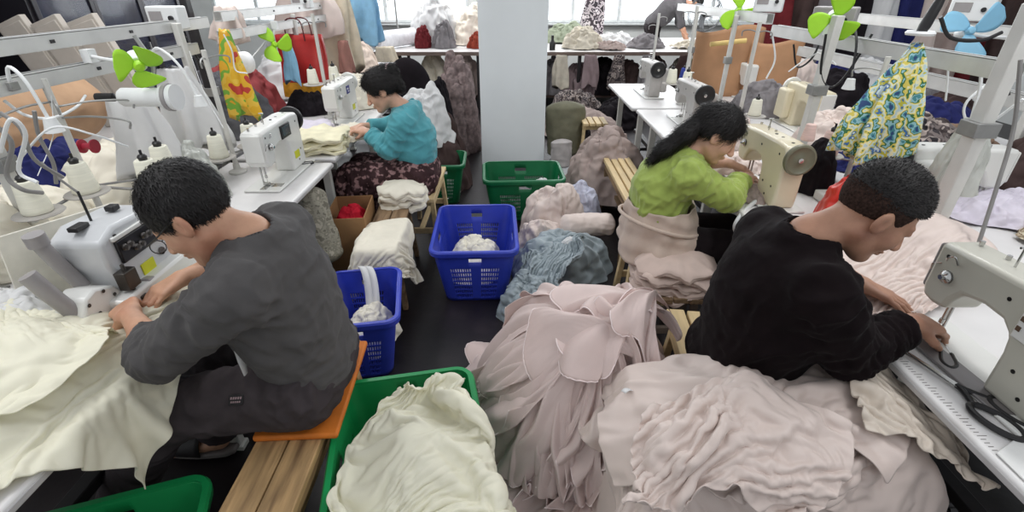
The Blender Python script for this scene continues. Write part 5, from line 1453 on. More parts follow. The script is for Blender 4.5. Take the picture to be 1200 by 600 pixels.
# --- blush organza ruffles: gathered garments fanned out from a knot and hanging over a bulky heap
KN = (.30, 1.34); DC = np.array((.30, 1.47)); DR = np.array((.43, .37)); DH = .56
def dome(x, y):
    e = np.sqrt(((x - DC[0]) / DR[0]) ** 2 + ((y - DC[1]) / DR[1]) ** 2)
    return DH * (1 - np.clip(e, 0, 1) ** 3.0) + .03 * np.sin(x * 9 + 1) * np.sin(y * 8)
_prof = {}
def profile(th, KN):
    """run along the heap from a gathering point: arc length -> distance out, height, outward normal"""
    k = (int(round(th * 90)), KN[0], KN[1])
    if k in _prof: return _prof[k]
    th = k[0] / 90; rho = [0.]; zz = [float(dome(KN[0], KN[1]))]; s = [0.]; step = .006
    while s[-1] < 1.4:
        r = rho[-1]; x, y = KN[0] + r * math.cos(th), KN[1] + r * math.sin(th)
        g_ = (float(dome(x + math.cos(th) * .004, y + math.sin(th) * .004)) - float(dome(x, y))) / .004
        e = math.hypot((x - DC[0]) / DR[0], (y - DC[1]) / DR[1])
        if e > .95: g_ = min(g_, -7.)
        L = math.sqrt(1 + g_ * g_); rho.append(r + step / L); z1 = zz[-1] + step * g_ / L
        if z1 < .015: rho[-1] = r + step; z1 = .015
        zz.append(z1); s.append(s[-1] + step)
    rho, zz, s = map(np.array, (rho, zz, s)); dr, dz = np.gradient(rho), np.gradient(zz)
    w = np.ones(15) / 15; sm = lambda q: np.convolve(np.pad(q, 7, mode='edge'), w, 'valid')
    nx, nz = sm(-dz), sm(dr); l = np.hypot(nx, nz); _prof[k] = (s, rho, zz, nx / l, nz / l)
    return _prof[k]
core = mound(DC[0], DC[1], 0, DR[0] * .84, DR[1] * .82, DH * .93, 5, rough=.05)
hp = MB(); hp.v = [tuple(v) for v in core[0]]; hp.f = list(core[1]); hp.mi = [0] * len(hp.f)
tag(hp.build('gathered_organza', PINKM, smooth=180), 'tight gathered core of the blush organza ruffle pile', 'fabric', 'blush organza ruffles')
def ruffle(label, th0, th1, s0, s1, lift, tilt, amp, nf, seed, curl=.0, KN=KN):
    KN = tuple(float(q) for q in KN)
    rs = np.random.RandomState(seed); n, m = int(40 + (th1 - th0) * 60), 30
    ph = rs.rand(10) * 6.28; V = []
    U, W = np.meshgrid(np.linspace(0, 1, n), np.linspace(0, 1, m)); U = U.ravel(); W = W.ravel()
    hem = s1 * (1 + .10 * np.sin(U * 4 + ph[0]) + .07 * np.sin(U * 9.5 + ph[1]) + .03 * np.sin(U * 21 + ph[2])) * (1 - .28 * np.abs(2 * U - 1) ** 3)
    S = s0 + (hem - s0) * W
    nz = fbm(np.stack([U * nf * .5, W * 1.6, 0 * U + seed * 3.1], 1), 2); nz2 = fbm(np.stack([U * 2.2, W * 2.2, 0 * U + seed * 1.7], 1), 2)
    TH = th0 + (th1 - th0) * (U + .13 * nz * W + .05 * np.sin(U * nf * 5 + ph[3]) * W) + curl * W ** 2 + .22 * nz2 * W
    x_ = U * nf + .9 * nz + .35 * W + ph[4]; fr = np.abs(((x_ % 1) - .5) * 2); pleat = 1 - 2 * fr ** 1.5
    D = lift + tilt * (U - .5) + amp * (W ** .9) * (.62 * pleat + .5 * nz + .25 * np.sin(x_ * 14 + 2 * nz2)) + .045 * nz2 * W + .02 * W ** 4 * np.sin(U * 17 + ph[5])
    for sx, th, d in zip(S, TH, D):
        p = profile(th, KN); r = np.interp(sx, p[0], p[1]); z = np.interp(sx, p[0], p[2]); a = np.interp(sx, p[0], p[3]); c = np.interp(sx, p[0], p[4])
        d = max(d, -.02); rr = r + a * d
        px_, py_ = KN[0] + rr * math.cos(th), KN[1] + rr * math.sin(th)
        lx, ly = (px_ - bc.x) * ca + (py_ - bc.y) * sa, -(px_ - bc.x) * sa + (py_ - bc.y) * ca
        if ly < .37 and lx < .262:                      # the ruffles stop at the basket's side
            lx = .262 + .03 * math.sin(th * 9) ** 2; px_, py_ = bk(lx, ly)
        V.append((px_, py_, max(z + c * d, .008)))
    V = np.array(V)
    o = sheet('organza_ruffle', V, n, m, PINKM, label, 'fabric', 'blush organza ruffles', sub=1, solid=.002)
    b = MB(); b.tube([Vector(V[(m - 1) * n + i]) - o.location for i in range(n)], .0022, 5); b.build('hem', PINKH, o)
WHERE = [(62, 'nearest the slatted bench'), (88, 'at the back of the pile'), (112, 'facing the folded pieces'), (135, 'facing the blue-grey satin'), (156, 'facing the blue basket'), (177, 'bulging into the aisle'), (198, 'at the middle of the aisle side'), (219, 'facing the green basket'), (240, 'at the front corner'), (262, 'hanging at the front'), (285, 'beside the satin pile'), (312, 'tucked under the satin pile')]
rs = np.random.RandomState(5); k = 0
for tier, (s1, lift, wd, what) in enumerate([(1.0, .0, 50, 'lowest blush organza ruffle'), (.76, .024, 42, 'middle blush organza ruffle'), (.54, .046, 46, 'upper blush organza ruffle')]):
    for q, (deg, wh) in enumerate(WHERE):
        if tier == 0 and q in (0, 1, 11) or tier == 2 and q > 9: continue
        c = deg + rs.uniform(-6, 6) + tier * 6; w = wd * rs.uniform(.8, 1.3)
        ruffle(what + ' ' + wh, R(c - w / 2), R(c + w / 2), .015 * rs.rand(), s1 * rs.uniform(.78, 1.12), lift + .016 * (q % 2) + .01 * rs.rand(), rs.choice([-1, 1]) * .045, rs.uniform(.034, .052), rs.uniform(1.6, 2.8), 100 + k, rs.uniform(-.4, .4)); k += 1
for q, (kn, c, w, s1) in enumerate([((.50, 1.58), 205, 70, .46), ((.44, 1.66), 240, 60, .40), ((.56, 1.46), 178, 70, .44), ((.40, 1.24), 130, 80, .30), ((.54, 1.52), 225, 50, .30)]):
    ruffle(['broad blush organza fold lying across the crown of the ruffles', 'blush organza fold at the back of the crown', 'blush organza fold sweeping over the crown from the bench side', 'small blush organza fold rising from the satin side to the crown', 'short top blush organza fold on the crown'][q], R(c - w / 2), R(c + w / 2), .0, s1, .07 + .014 * q, .03, .042, 1.7, 300 + q, .2, kn)

# --- smaller heaps and rolls along the aisle
heap('cloth_bundle', 'crumpled pale pink bundle leaning on the dark green basket', 'fabric', PALEP, (.31, 3.32, 0), (.46, .40, .40), 3, 1.1, group='pale pink bundles')
heap('cloth_bundle', 'flat pale pink bundle between the blue basket and the pink roll', 'fabric', PALEP, (.20, 2.98, 0), (.42, .34, .24), 4, 1.1, group='pale pink bundles')
heap('film_bundle', 'pale lilac bundle behind the pink roll', 'fabric', LILAC, (.52, 3.42, 0), (.34, .30, .33), 6, 1.2)
def roll(label, a, b_, r, mat, seed, name='cloth_roll', group=None):
    a, b_ = Vector(a), Vector(b_); d = (b_ - a); L = d.length; d.normalize(); u = d.cross(Vector((0, 0, 1))).normalized(); w = u.cross(d)
    n, m = 60, 46
    A, T = np.meshgrid(np.linspace(0, 2 * PI, n, endpoint=False), np.linspace(0, 1, m)); A = A.ravel(); T = T.ravel()
    e = np.clip(np.minimum(T, 1 - T) / .10, 0, 1) ** .5
    q = np.stack([np.cos(A) * 1.2, np.sin(A) * 1.2, T * L / r * .8], 1) + seed * 7.1
    rr = r * e * (1 + .16 * fbm(q * .8, 2) + .10 * (ridge(q * np.array([1.2, 1.2, .5]) + .4 * fbm(q, 2)[:, None]) - .4) + .06 * (ridge(q * np.array([.6, .6, 2.2])) - .4))
    V = np.array(a)[None] + np.outer(T * L, np.array(d)) + rr[:, None] * (np.outer(np.cos(A), np.array(u)) + np.outer(np.sin(A), np.array(w)) * .82)
    c = (a + b_) / 2; c.z = V[:, 2].min()
    F = np.array([(j * n + i, j * n + (i + 1) % n, (j + 1) * n + (i + 1) % n, (j + 1) * n + i) for j in range(m - 1) for i in range(n)])
    o = np_mesh(name, V - np.array(c), F, mat); o.location = c
    q_ = o.modifiers.new('sub', 'SUBSURF'); q_.levels = 1; q_.render_levels = 1
    return tag(o, label, 'fabric', group)
roll('rolled pale pink cloth lying across the bundles', (.32, 2.93, .25), (.70, 3.02, .22), .085, PALEP, 2)
heap('satin_heap', 'second blue-grey satin heap under the pink roll', 'fabric', BLUEG, (.32, 2.74, 0), (.62, .44, .27), 9, 1.3)
heap('satin_heap', 'ruffled blue-grey satin end touching the blue basket', 'fabric', BLUEG, (.09, 2.30, 0), (.30, .36, .20), 12, 1.7, fine=2.)
heap('white_scrap', 'small white scrap on top of the blue-grey satin', 'fabric', WHITEC, (.37, 2.62, .285), (.13, .08, .03), 13, 1.2, n=60, m=24)
# contents of the other baskets
heap('basket_cloth', 'cream cloth lying inside the blue basket in the aisle', 'fabric', CREAM2, (-.23, 2.64, .10), (.36, .46, .17), 15, 1.2)
heap('basket_cloth', 'off white cloth inside the blue basket behind the man in grey', 'fabric', CREAM2, (-.70, 1.93, .10), (.24, .34, .17), 16, 1.2)
heap('basket_cloth', 'grey cloth inside the dark green basket at the column', 'fabric', GREYC, (.02, 3.70, .08), (.38, .28, .14), 17, 1.2)
heap('basket_cloth', 'pale cloth on the right inside the dark green basket at the column', 'fabric', WHITEC, (.24, 3.72, .08), (.20, .22, .20), 18, 1.2)
heap('basket_cloth', 'white cloth filling the small dark green basket', 'fabric', WHITEC, (-.56, 4.02, .05), (.2, .28, .2), 19, 1.2)
heap('basket_cloth', 'grey offcuts inside the green basket in the front corner', 'fabric', GREYC, (-1.03, .60, .04), (.34, .42, .16), 20, 1.2)
b = MB()
for y in (0, .035): b.grid(24, 2, lambda u, v: (-.80 + .035 * v + y + .07 * math.sin(u * 1.7), 2.158 - .17 * u ** 1.2 * 1.1, .385 + .02 * math.sin(u * PI * 1.2) - .20 * u ** 2))
st = b.build('webbing_strap', WHITEC, solid=.003); tag(st, 'white webbing strap hanging over the rim of the blue basket behind the man in grey', 'strap')
# folded pieces
folded_stack('folded_piece', 'the stack of pale folded pieces on the low stool', M('folded_blush', (206, 186, 176), .8, var=.04, bump=.15, bscale=240), (.80, 2.08, .362), (.38, .36, .17), 5, 3, R(-8), 'pale folded pieces on the low stool', sag=.05)
folded_stack('folded_piece', 'the cream stack on the far end of the worn bench', CREAM2, (-.70, 2.93, .422), (.30, .26, .13), 4, 6, R(8), 'cream folded pieces on the worn bench', sag=.03)
folded_stack('folded_piece', 'the cream stack before the woman in teal', M('butter_cloth', (232, 226, 196), .75, bump=.1), (-1.26, 2.98, .752), (.46, .34, .10), 4, 8, R(10), 'cream folded pieces on the left table')
folded_stack('folded_piece', 'the lilac stack behind the cream stack on the table', M('lilac_cloth', (214, 208, 220), .75, bump=.1), (-1.42, 3.32, .752), (.36, .34, .06), 2, 9, R(-6), 'lilac folded pieces on the left table')
heap('cream_heap', 'thin cream cloth under the hands of the woman in teal', 'fabric', CREAM2, (-1.10, 3.30, .752), (.34, .44, .05), 22, 1.0)
heap('cream_heap', 'big cream fabric heap on the table behind the machine with a screen', 'fabric', CREAM2, (-1.93, 2.34, .752), (.60, .70, .20), 24, 1.25, group='cream heaps on the left tables')
heap('cream_heap', 'smaller cream fabric heap beside the white cones', 'fabric', CREAM2, (-2.02, 1.83, .752), (.46, .44, .18), 25, 1.25, group='cream heaps on the left tables')
heap('white_heap', 'white cloth trailing on the near left table beside the overlock machine', 'fabric', WHITEC, (-1.50, 1.16, .752), (.24, .32, .10), 26, 1.3)
heap('cream_heap', 'cream fabric lump behind the white cover of the overlock machine', 'fabric', CREAM2, (-1.84, 1.55, .752), (.36, .34, .20), 27, 1.3, group='cream heaps on the left tables')
# grey garments over the far stool, cloth on the floor by the column
heap('garment_heap', 'grey-pink garments draped over the slatted stool beyond the lime woman', 'garments', TAUPE, (.80, 3.98, .10), (.66, .70, .46), 31, 1.25, fine=1.6)
heap('floor_cloth', 'pale flat cloth lying on the floor right of the column', 'fabric', M('pale_grey_cloth', (176, 178, 180), .8, bump=.15), (.56, 4.75, 0), (.5, .8, .05), 33, 1.)
heap('floor_cloth', 'mauve grey cloth heap on the floor before the cutting table', 'fabric', TAUPE, (.85, 6.2, 0), (1.0, .9, .26), 34, 1.3)
heap('floor_cloth', 'dark cloth heap on the floor beside the far table', 'fabric', BLACKC, (.78, 5.7, 0), (.34, .5, .25), 35, 1.3)
roll('olive sack leaning on the right side of the column', (.56, 5.02, .05), (.54, 5.08, .62), .19, M('olive_sack', (112, 110, 92), .8, bump=.2), 4, name='sack')
roll('small silvery sack in front of the olive sack', (.50, 4.72, .03), (.49, 4.76, .32), .10, M('silver_sack', (176, 170, 168), .5, bump=.1), 5, name='sack')
# ---------------------------------------------------------------- hanging things, bags, storage and the far heaps
def hang(name, label, cat, mat, top, w, h, d=.10, seed=1, rz=0., gather=.25, folds=7, group=None, flare=1., solid=.0):
    """cloth gathered at a point above and falling in folds"""
    rs = np.random.RandomState(seed); ph = rs.rand(8) * 6.28; n, m = 90, 36
    U, T = np.meshgrid(np.linspace(0, 2 * PI, n, endpoint=False), np.linspace(0, 1, m)); U = U.ravel(); T = T.ravel()
    g = gather + (flare - gather) * (1 - (1 - T) ** 2.0)
    q = np.stack([np.cos(U) * 1.4, np.sin(U) * 1.4, T * 1.5], 1) + seed * 5.1
    fo = 1 + (.09 + .24 * T) * np.sin(U * folds + ph[0] + 1.4 * np.sin(T * 3 + ph[1]) + 1.3 * fbm(q, 2)) + .10 * fbm(q * 1.4, 2)
    X = np.cos(U) * w / 2 * g * fo; Y = np.sin(U) * d / 2 * (g * .7 + .3) * fo
    Z = -T * h * (1 + .07 * np.sin(U * 2 + ph[2]) + .04 * np.sin(U * 5 + ph[3])) + .02 * fbm(q * 2, 2)
    V = np.stack([X + .05 * w * np.sin(T * 4 + ph[4]), Y, Z], 1)
    F = np.array([(j * n + i, j * n + (i + 1) % n, (j + 1) * n + (i + 1) % n, (j + 1) * n + i) for j in range(m - 1) for i in range(n)])
    b = MB(); b.v = [tuple(v) for v in V]; b.f = [tuple(int(x) for x in f) for f in F]; b.mi = [0] * len(b.f)
    b.f.append(tuple(range(n))[::-1]); b.f.append(tuple((m - 1) * n + k for k in range(n))); b.mi += [0, 0]
    o = b.build(name, mat, smooth=180); o.location = top; o.rotation_euler = (0, 0, rz)
    return tag(o, label, cat, group)


def patch_mat(name, cols, scale=9, rough=.5):
    m = bpy.data.materials.new(name); m.use_nodes = True; nt = m.node_tree; b = nt.nodes['Principled BSDF']; b.inputs['Roughness'].default_value = rough
    tc = nt.nodes.new('ShaderNodeTexCoord'); nz = nt.nodes.new('ShaderNodeTexNoise'); nz.inputs['Scale'].default_value = scale; nz.inputs['Detail'].default_value = 2; nt.links.new(tc.outputs['Object'], nz.inputs[0])
    cr = nt.nodes.new('ShaderNodeValToRGB'); nt.links.new(nz.outputs[0], cr.inputs[0]); cr.color_ramp.interpolation = 'CONSTANT'
    e = cr.color_ramp.elements
    while len(e) < len(cols): e.new(.5)
    for i, c in enumerate(cols): e[i].position = .30 + .42 * i / len(cols) if i else 0; e[i].color = srgb(c)
    nt.links.new(cr.outputs[0], b.inputs['Base Color']); return m


KRAFT = M('kraft_paper', (178, 134, 98), .7, var=.07, scale=5, bump=.1, bscale=60)
TAN = M('tan_sack', (188, 154, 124), .75, var=.08, scale=5, bump=.15, bscale=50)
CARD = M('cardboard', (150, 116, 82), .8, var=.06, scale=6)
RED = M('red_bag', (168, 34, 30), .45, var=.08, bump=.1, bscale=30)
REDP = M('red_film', (196, 46, 34), .35, var=.1, scale=10)
MAROON = M('maroon_cloth', (104, 38, 42), .8, var=.1)
FLORAL = patch_mat('floral_print', [(38, 70, 120), (70, 140, 150), (150, 196, 206), (52, 112, 66), (222, 206, 96), (236, 232, 190), (190, 214, 220), (196, 190, 60), (60, 110, 170), (214, 228, 230)], 21)
LEOP = patch_mat('mottled_beige', [(92, 78, 62), (190, 176, 150), (132, 116, 94), (206, 196, 172), (160, 144, 118)], 26, .8)
MIX = patch_mat('mixed_offcuts', [(44, 38, 42), (110, 100, 98), (70, 60, 60), (160, 148, 142), (36, 32, 38), (128, 116, 112)], 11, .8)
MULTI = patch_mat('yellow_green_print', [(190, 60, 50), (226, 176, 40), (230, 190, 70), (120, 176, 60), (226, 170, 40), (240, 220, 130)], 8)
CREAMH = M('cream_hanging', (228, 216, 194), .8, trans=.1); BLUEH = M('sky_blue_cloth', (150, 200, 232), .7, trans=.15)
PLAID = patch_mat('grey_plaid', [(112, 108, 96), (150, 146, 132), (132, 128, 114), (166, 160, 146)], 30, .85)

# --- left side
hang('hanging_cloth', 'white cloth hanging under the white cylindrical lamp', 'cloth', WHITEC, at(148, 112, Y=2.15), .24, .34, .12, 3, .3, .6, 6)
hang('hanging_cloth', 'white garment hanging right of the lime fan above the cream heap', 'cloth', WHITEC, at(205, 80, Y=2.55), .26, .40, .12, 4, .2, .5, 6)
hang('hanging_bag', 'narrow yellow and green plastic bag hanging from the left rail', 'bag', MULTI, at(262, 35, Y=3.0), .15, .46, .08, 5, .2, .35, 5)
hang('hanging_cloth', 'pale pink soft toy-like bundle hanging from the far left rail', 'cloth', PALEP, at(262, 8, Y=3.4), .20, .20, .14, 6, 0, .6, 5)
hang('hanging_cloth', 'rounded pale pink cloth hanging by the left windows', 'cloth', PALEP, at(352, -18, Y=5.0), .52, .40, .3, 7, 0, .7, 4)
hang('hanging_cloth', 'cream cloth hanging left of the light blue one', 'cloth', CREAMH, at(390, -12, Y=5.2), .34, .72, .2, 8, 0, .6, 5)
hang('hanging_cloth', 'light blue cloth hanging beside the left windows', 'cloth', BLUEH, at(420, -16, Y=5.6), .34, .50, .16, 9, 0, .7, 5)
hang('hanging_cloth', 'dusty rose strip hanging below the cream cloth', 'cloth', M('dusty_rose', (166, 122, 112), .8), at(402, 48, Y=5.0), .13, .30, .08, 10, 0, .7, 3)
hang('hanging_cloth', 'orange handled ribbon of light blue film below the far left rail', 'cloth', BLUEH, at(333, 45, Y=3.9), .10, .30, .06, 12, 0, .6, 3)
hang('hanging_cloth', 'cream cloth hanging off the left end of the cutting table', 'cloth', CREAMH, at(451, 55, Y=7.4), .34, .55, .16, 13, 0, .7, 4)

rb = thing('shopping_bag', 'red shopping bag with a gold base hanging on the far left rail', 'bag', at(364, 112, Y=4.15), R(-12))
b = MB()
def bg_(u, v):
    a = 2 * PI * u; c, s_ = math.cos(a), math.sin(a); e = (abs(c) ** 6 + abs(s_) ** 6) ** (-1 / 6); w = 1 - .05 * v
    return (c * e * .19 * w + .006 * math.sin(9 * a), s_ * e * (.09 - .03 * v) * w + .01 * math.sin(v * 7 + c * 3), .46 * v)
b.grid(48, 14, bg_, wrap=True); b.build('bag_wall', RED, rb, solid=.003)
b = MB(); b.grid(48, 4, lambda u, v: tuple(Vector(bg_(u, v * .24)) * 1.0 + Vector((math.cos(2 * PI * u) * .003, math.sin(2 * PI * u) * .003, 0))), wrap=True); b.build('gold_base', M('gold_print', (206, 150, 40), .45, var=.15, scale=20), rb)
b = MB(); b.box((0, 0, .004), (.34, .15, .006)); b.build('bag_bottom', RED, rb)
for s in (-1, 1):
    b = MB(); b.tube([(-.08, s * .055, .42), (-.06, s * .05, .56), (.06, s * .05, .56), (.08, s * .055, .42)], .005, 8, smooth=5); b.build('handle', M('bag_cord', (90, 20, 22), .7), rb)

# storage along the far left
sewing_table('long table on the far left stacked with tan sacks', -3.3, -2.5, .9, 3.85, group='storage tables')
roll('big tan paper sack lying on the far left table, front one', (-2.75, 1.5, 1.0), (-2.72, 2.5, 1.02), .24, TAN, 3, 'tan_sack', 'tan sacks')
roll('big tan paper sack on the far left table, behind the lime fan', (-2.80, 2.4, 1.0), (-2.74, 3.2, 1.0), .22, TAN, 5, 'tan_sack', 'tan sacks')
roll('orange-tan sack on top of the tan sacks', (-2.98, 1.75, 1.36), (-2.94, 2.45, 1.36), .15, KRAFT, 6, 'tan_sack', 'tan sacks')
b = MB(); b.box((0, 0, 0), (.20, .11, .03)); 
wl = roll('white packet with red print lying on the orange-tan sack', (-2.80, 2.08, 1.46), (-2.80, 2.36, 1.46), .085, WHITE, 7, 'paper_packet')
b = MB(); b.grid(7, 7, lambda u, v: (.088 * math.cos(R(15) + R(50) * u), -.08 + .16 * v, .088 * math.sin(R(15) + R(50) * u) + .07)); b.build('red_print', M('red_print', (158, 40, 36), .6, c2=(196, 120, 110), c2scale=40, c2lo=.5, c2hi=.6), wl, solid=.003)
heap('film_bundle', 'light blue film scrap beside the white packet', 'film', M('blue_film', (170, 200, 222), .3, trans=.2), (-2.86, 2.55, 1.43), (.22, .22, .08), 44, 1.2, n=60, m=24)
heap('navy_heap', 'navy cloth heap behind the near left thread stand', 'fabric', NAVY, (-2.20, 2.20, .752), (.40, .46, .24), 46, 1.3)
heap('dark_heap', 'dark brown cloth at the left edge behind the white cones', 'fabric', DARKBR, (-2.15, 1.48, .752), (.36, .3, .16), 47, 1.2)
for k, (x, t, lab) in enumerate([(-3.18, 20, 'leaning pale board nearest the dark cabinet'), (-2.96, 19, 'leaning pale board in the middle of three'), (-2.74, 17, 'leaning pale board nearest the glass cupboard')]):
    b = MB(); b.box((0, 0, .37), (.20, .05, .74)); b.box((0, -.03, .37), (.17, .012, .68)); o = b.build('foam_board', M('board_grey', (196, 188, 178), .7, var=.03), bevel=.004); o.location = (x + .13, 3.55, .752); o.rotation_euler = (0, R(-t), 0); tag(o, lab, 'board', 'leaning boards')
cb = thing('cupboard', 'tall dark cupboard with glass doors on the far left', 'cupboard', (-3.5, 4.55, 0))
b = MB(); b.box((-.22, 0, 1.05), (.02, 1.7, 2.1)); b.box((0, -.84, 1.05), (.44, .03, 2.1)); b.box((0, .84, 1.05), (.44, .03, 2.1)); b.box((0, 0, 2.085), (.44, 1.7, .03)); b.box((0, 0, .04), (.44, 1.7, .08))
for z in (.6, 1.2, 1.65): b.box((0, 0, z), (.40, 1.66, .02))
b.build('body', M('cupboard_black', (32, 30, 36), .4), cb)
for k in range(3):
    y = -.55 + .55 * k; b = MB()
    for dy in (-.255, .255): b.box((.225, y + dy, 1.08), (.025, .04, 1.98))
    for z in (.10, 2.05): b.box((.225, y, z), (.025, .54, .05))
    d = b.build('door', M('cupboard_frame', (40, 38, 44), .3, .4), cb, bevel=.003)
    b = MB(); b.box((.222, y, 1.08), (.006, .47, 1.92)); b.build('glass_pane', M('smoked_glass', (70, 74, 92), .08, alpha=.45), d)
    b = MB(); b.bar((.245, y + .2, 1.0), (.245, y + .2, 1.2), .012); b.build('handle', STEEL, d)
for k, (y, m_) in enumerate([(-.5, GREYC), (.02, NAVY), (.5, M('slate_cloth', (120, 124, 140), .7))]):
    hang('hanging_garment', ['grey', 'navy', 'slate'][k] + ' garment hanging inside the glass cupboard', 'garment', m_, (-3.5, 4.55 + y, 2.02), .3, .75, .3, 60 + k, R(90), .5, 5, 'garments in the glass cupboard')
dc = thing('cupboard', 'dark open cabinet in the far left corner of the view', 'cupboard', (-3.80, 3.35, 0))
b = MB(); b.box((-.25, 0, .9), (.03, 1.7, 1.8)); b.box((0, -.85, .9), (.5, .03, 1.8)); b.box((0, .85, .9), (.5, .03, 1.8)); b.box((0, 0, 1.79), (.5, 1.7, .03)); b.build('body', M('cabinet_dark', (40, 34, 36), .6), dc)
for z in (.4, .9, 1.38): b = MB(); b.box((0, 0, z), (.48, 1.66, .03)); b.build('shelf', M('cabinet_dark', (40, 34, 36), .6), dc)
heap('grey_heap', 'dark grey jackets heaped behind the yellow and green bag', 'garments', M('charcoal_cloth', (92, 92, 96), .85, bump=.2), (-2.0, 3.42, .752), (.62, .56, .34), 50, 1.3, fine=1.8)
heap('red_heap', 'dusty red cloth heap behind the dark grey jackets', 'garments', M('dusty_red', (150, 72, 74), .85), (-2.15, 3.95, .752), (.60, .50, .36), 51, 1.3)
heap('black_heap', 'black cloth beneath the red shopping bag', 'garments', BLACKC, (-1.62, 3.98, .752), (.34, .30, .16), 52, 1.2)
heap('cream_heap', 'cream cloth heap to the right of the red shopping bag', 'fabric', CREAM2, (-1.36, 4.20, .752), (.50, .34, .24), 53, 1.3)
heap('film_bundle', 'clear plastic wrapped cone bundle left of the screen machine', 'film', M('clear_film', (206, 208, 202), .2, trans=.3), (-1.48, 2.18, .752), (.22, .22, .24), 54, 1.5, n=80, m=30)
heap('white_heap', 'white sheer cloth on the far left table by the window', 'fabric', WHITEC, (-2.1, 4.9, .752), (.6, .8, .34), 55, 1.3)
sewing_table('far left table by the windows holding white cloth', -2.4, -1.7, 4.5, 5.6)
sewing_table('far left table below the light blue cloth', -2.3, -1.5, 5.8, 6.9)
heap('cream_heap', 'pale heap on the table below the light blue cloth', 'fabric', M('peach_cloth', (226, 206, 190), .8), (-1.95, 6.2, .752), (.6, .7, .32), 56, 1.3)
nb = thing('blue_bin', 'navy box with a pale lid at the left end of the cutting table', 'box', (-2.15, 6.9, .752))
b = MB(); b.box((0, 0, .10), (.42, .34, .20)); b.build('box_body', M('navy_box', (36, 46, 96), .5), nb, bevel=.01); b = MB(); b.box((0, 0, .215), (.46, .38, .03)); b.build('lid', PALE, nb, bevel=.006)
pr_ = thing('paper_roll', 'thick roll of white paper on the left end of the cutting table', 'paper', (-1.75, 8.25, .93), R(62))
b = MB(); b.lathe([(.03, -.55), (.12, -.55), (.122, -.54), (.122, .54), (.12, .55), (.03, .55), (.03, -.55)], axis='x', seg=28); b.build('roll_paper', M('white_paper', (232, 232, 236), .7), pr_)
b = MB(); b.tube([(-.66, 0, 0), (.66, 0, 0)], .028, 12); b.build('roll_core', CARD, pr_)
for s in (-1, 1): b = MB(); b.bar((s * .62, -.14, -.13), (s * .62, 0, .0), .03); b.bar((s * .62, .14, -.13), (s * .62, 0, .0), .03); b.build('cradle', STEEL, pr_)
gr = thing('garment_rack', 'steel garment rack behind the paper roll', 'rack', (-2.35, 8.9, 0))
b = MB(); 
for s in (-1, 1): b.tube([(s * .45, 0, .02), (s * .45, 0, 1.5)], .015, 8)
b.tube([(-.45, 0, 1.5), (.45, 0, 1.5)], .015, 8); b.tube([(-.45, 0, 1.1), (.45, 0, 1.1)], .012, 8); b.tube([(-.45, 0, .4), (.45, 0, .4)], .012, 8); b.build('rack_frame', STEEL, gr)
for s in (-1, 1): b = MB(); b.box((s * .45, 0, .02), (.05, .5, .04)); b.build('foot', STEEL, gr, bevel=.004)
for k in range(6): b = MB(); x = -.36 + .14 * k; b.tube([(x, 0, 1.51), (x, 0, 1.44), (x, -.18, 1.34), (x, .18, 1.34), (x, 0, 1.44)], .006, 6); b.build('hanger', STEEL, gr)

# chair and heaps behind the woman in teal
ch = thing('office_chair', 'black padded chair behind the woman in teal', 'chair', (-.98, 4.85, 0), R(-30))
b = MB(); b.grid(24, 16, lambda u, v: (.27 * math.cos(2 * PI * u) * math.sin(PI * (.04 + .92 * v)), .06 * math.sin(2 * PI * u) * math.sin(PI * (.04 + .92 * v)), .80 + .26 * -math.cos(PI * (.04 + .92 * v))), wrap=True); b.build('backrest', BLACKC, ch, smooth=180)
b = MB(); b.box((0, -.24, .47), (.46, .44, .08)); b.build('seat', BLACKC, ch, bevel=.03, seg=4)
b = MB(); b.tube([(0, -.24, .44), (0, -.24, .10)], .025, 10); b.bar((0, 0, .5), (0, .02, .62), .05, .02); b.build('column_post', DARKSTEEL, ch)
for k in range(5): a = 2 * PI * k / 5; b = MB(); b.bar((0, -.24, .11), (.25 * math.cos(a), -.24 + .25 * math.sin(a), .05), .04, .03); b.lathe([(0, -.015), (.025, -.015), (.025, .015), (0, .015)], (.25 * math.cos(a), -.24 + .25 * math.sin(a), .026), 'x', 12); b.build('leg', DARKSTEEL, ch)
heap('white_heap', 'white cloth heap behind the hair of the woman in teal', 'fabric', WHITEC, (-.78, 4.35, .40), (.50, .40, .46), 58, 1.2)
heap('dark_heap', 'dark brown garments piled behind the woman in teal', 'garments', DARKBR, (-.72, 4.36, 0), (.60, .60, .62), 59, 1.2)
heap('fleece_heap', 'tall taupe fleece garment heap left of the white column', 'garments', FUZZ, (-.60, 5.55, 0), (.44, .6, .88), 60, 1.5, fine=2.4, p=3.2)
heap('dark_heap', 'black jacket hanging over the left flank of the taupe fleece heap', 'garments', BLACKC, (-.74, 5.10, .25), (.28, .36, .52), 61, 1.3)
heap('grey_heap', 'pale mauve cloth on the floor at the foot of the fleece heap', 'garments', TAUPE, (-.70, 4.72, 0), (.34, .36, .26), 62, 1.2)
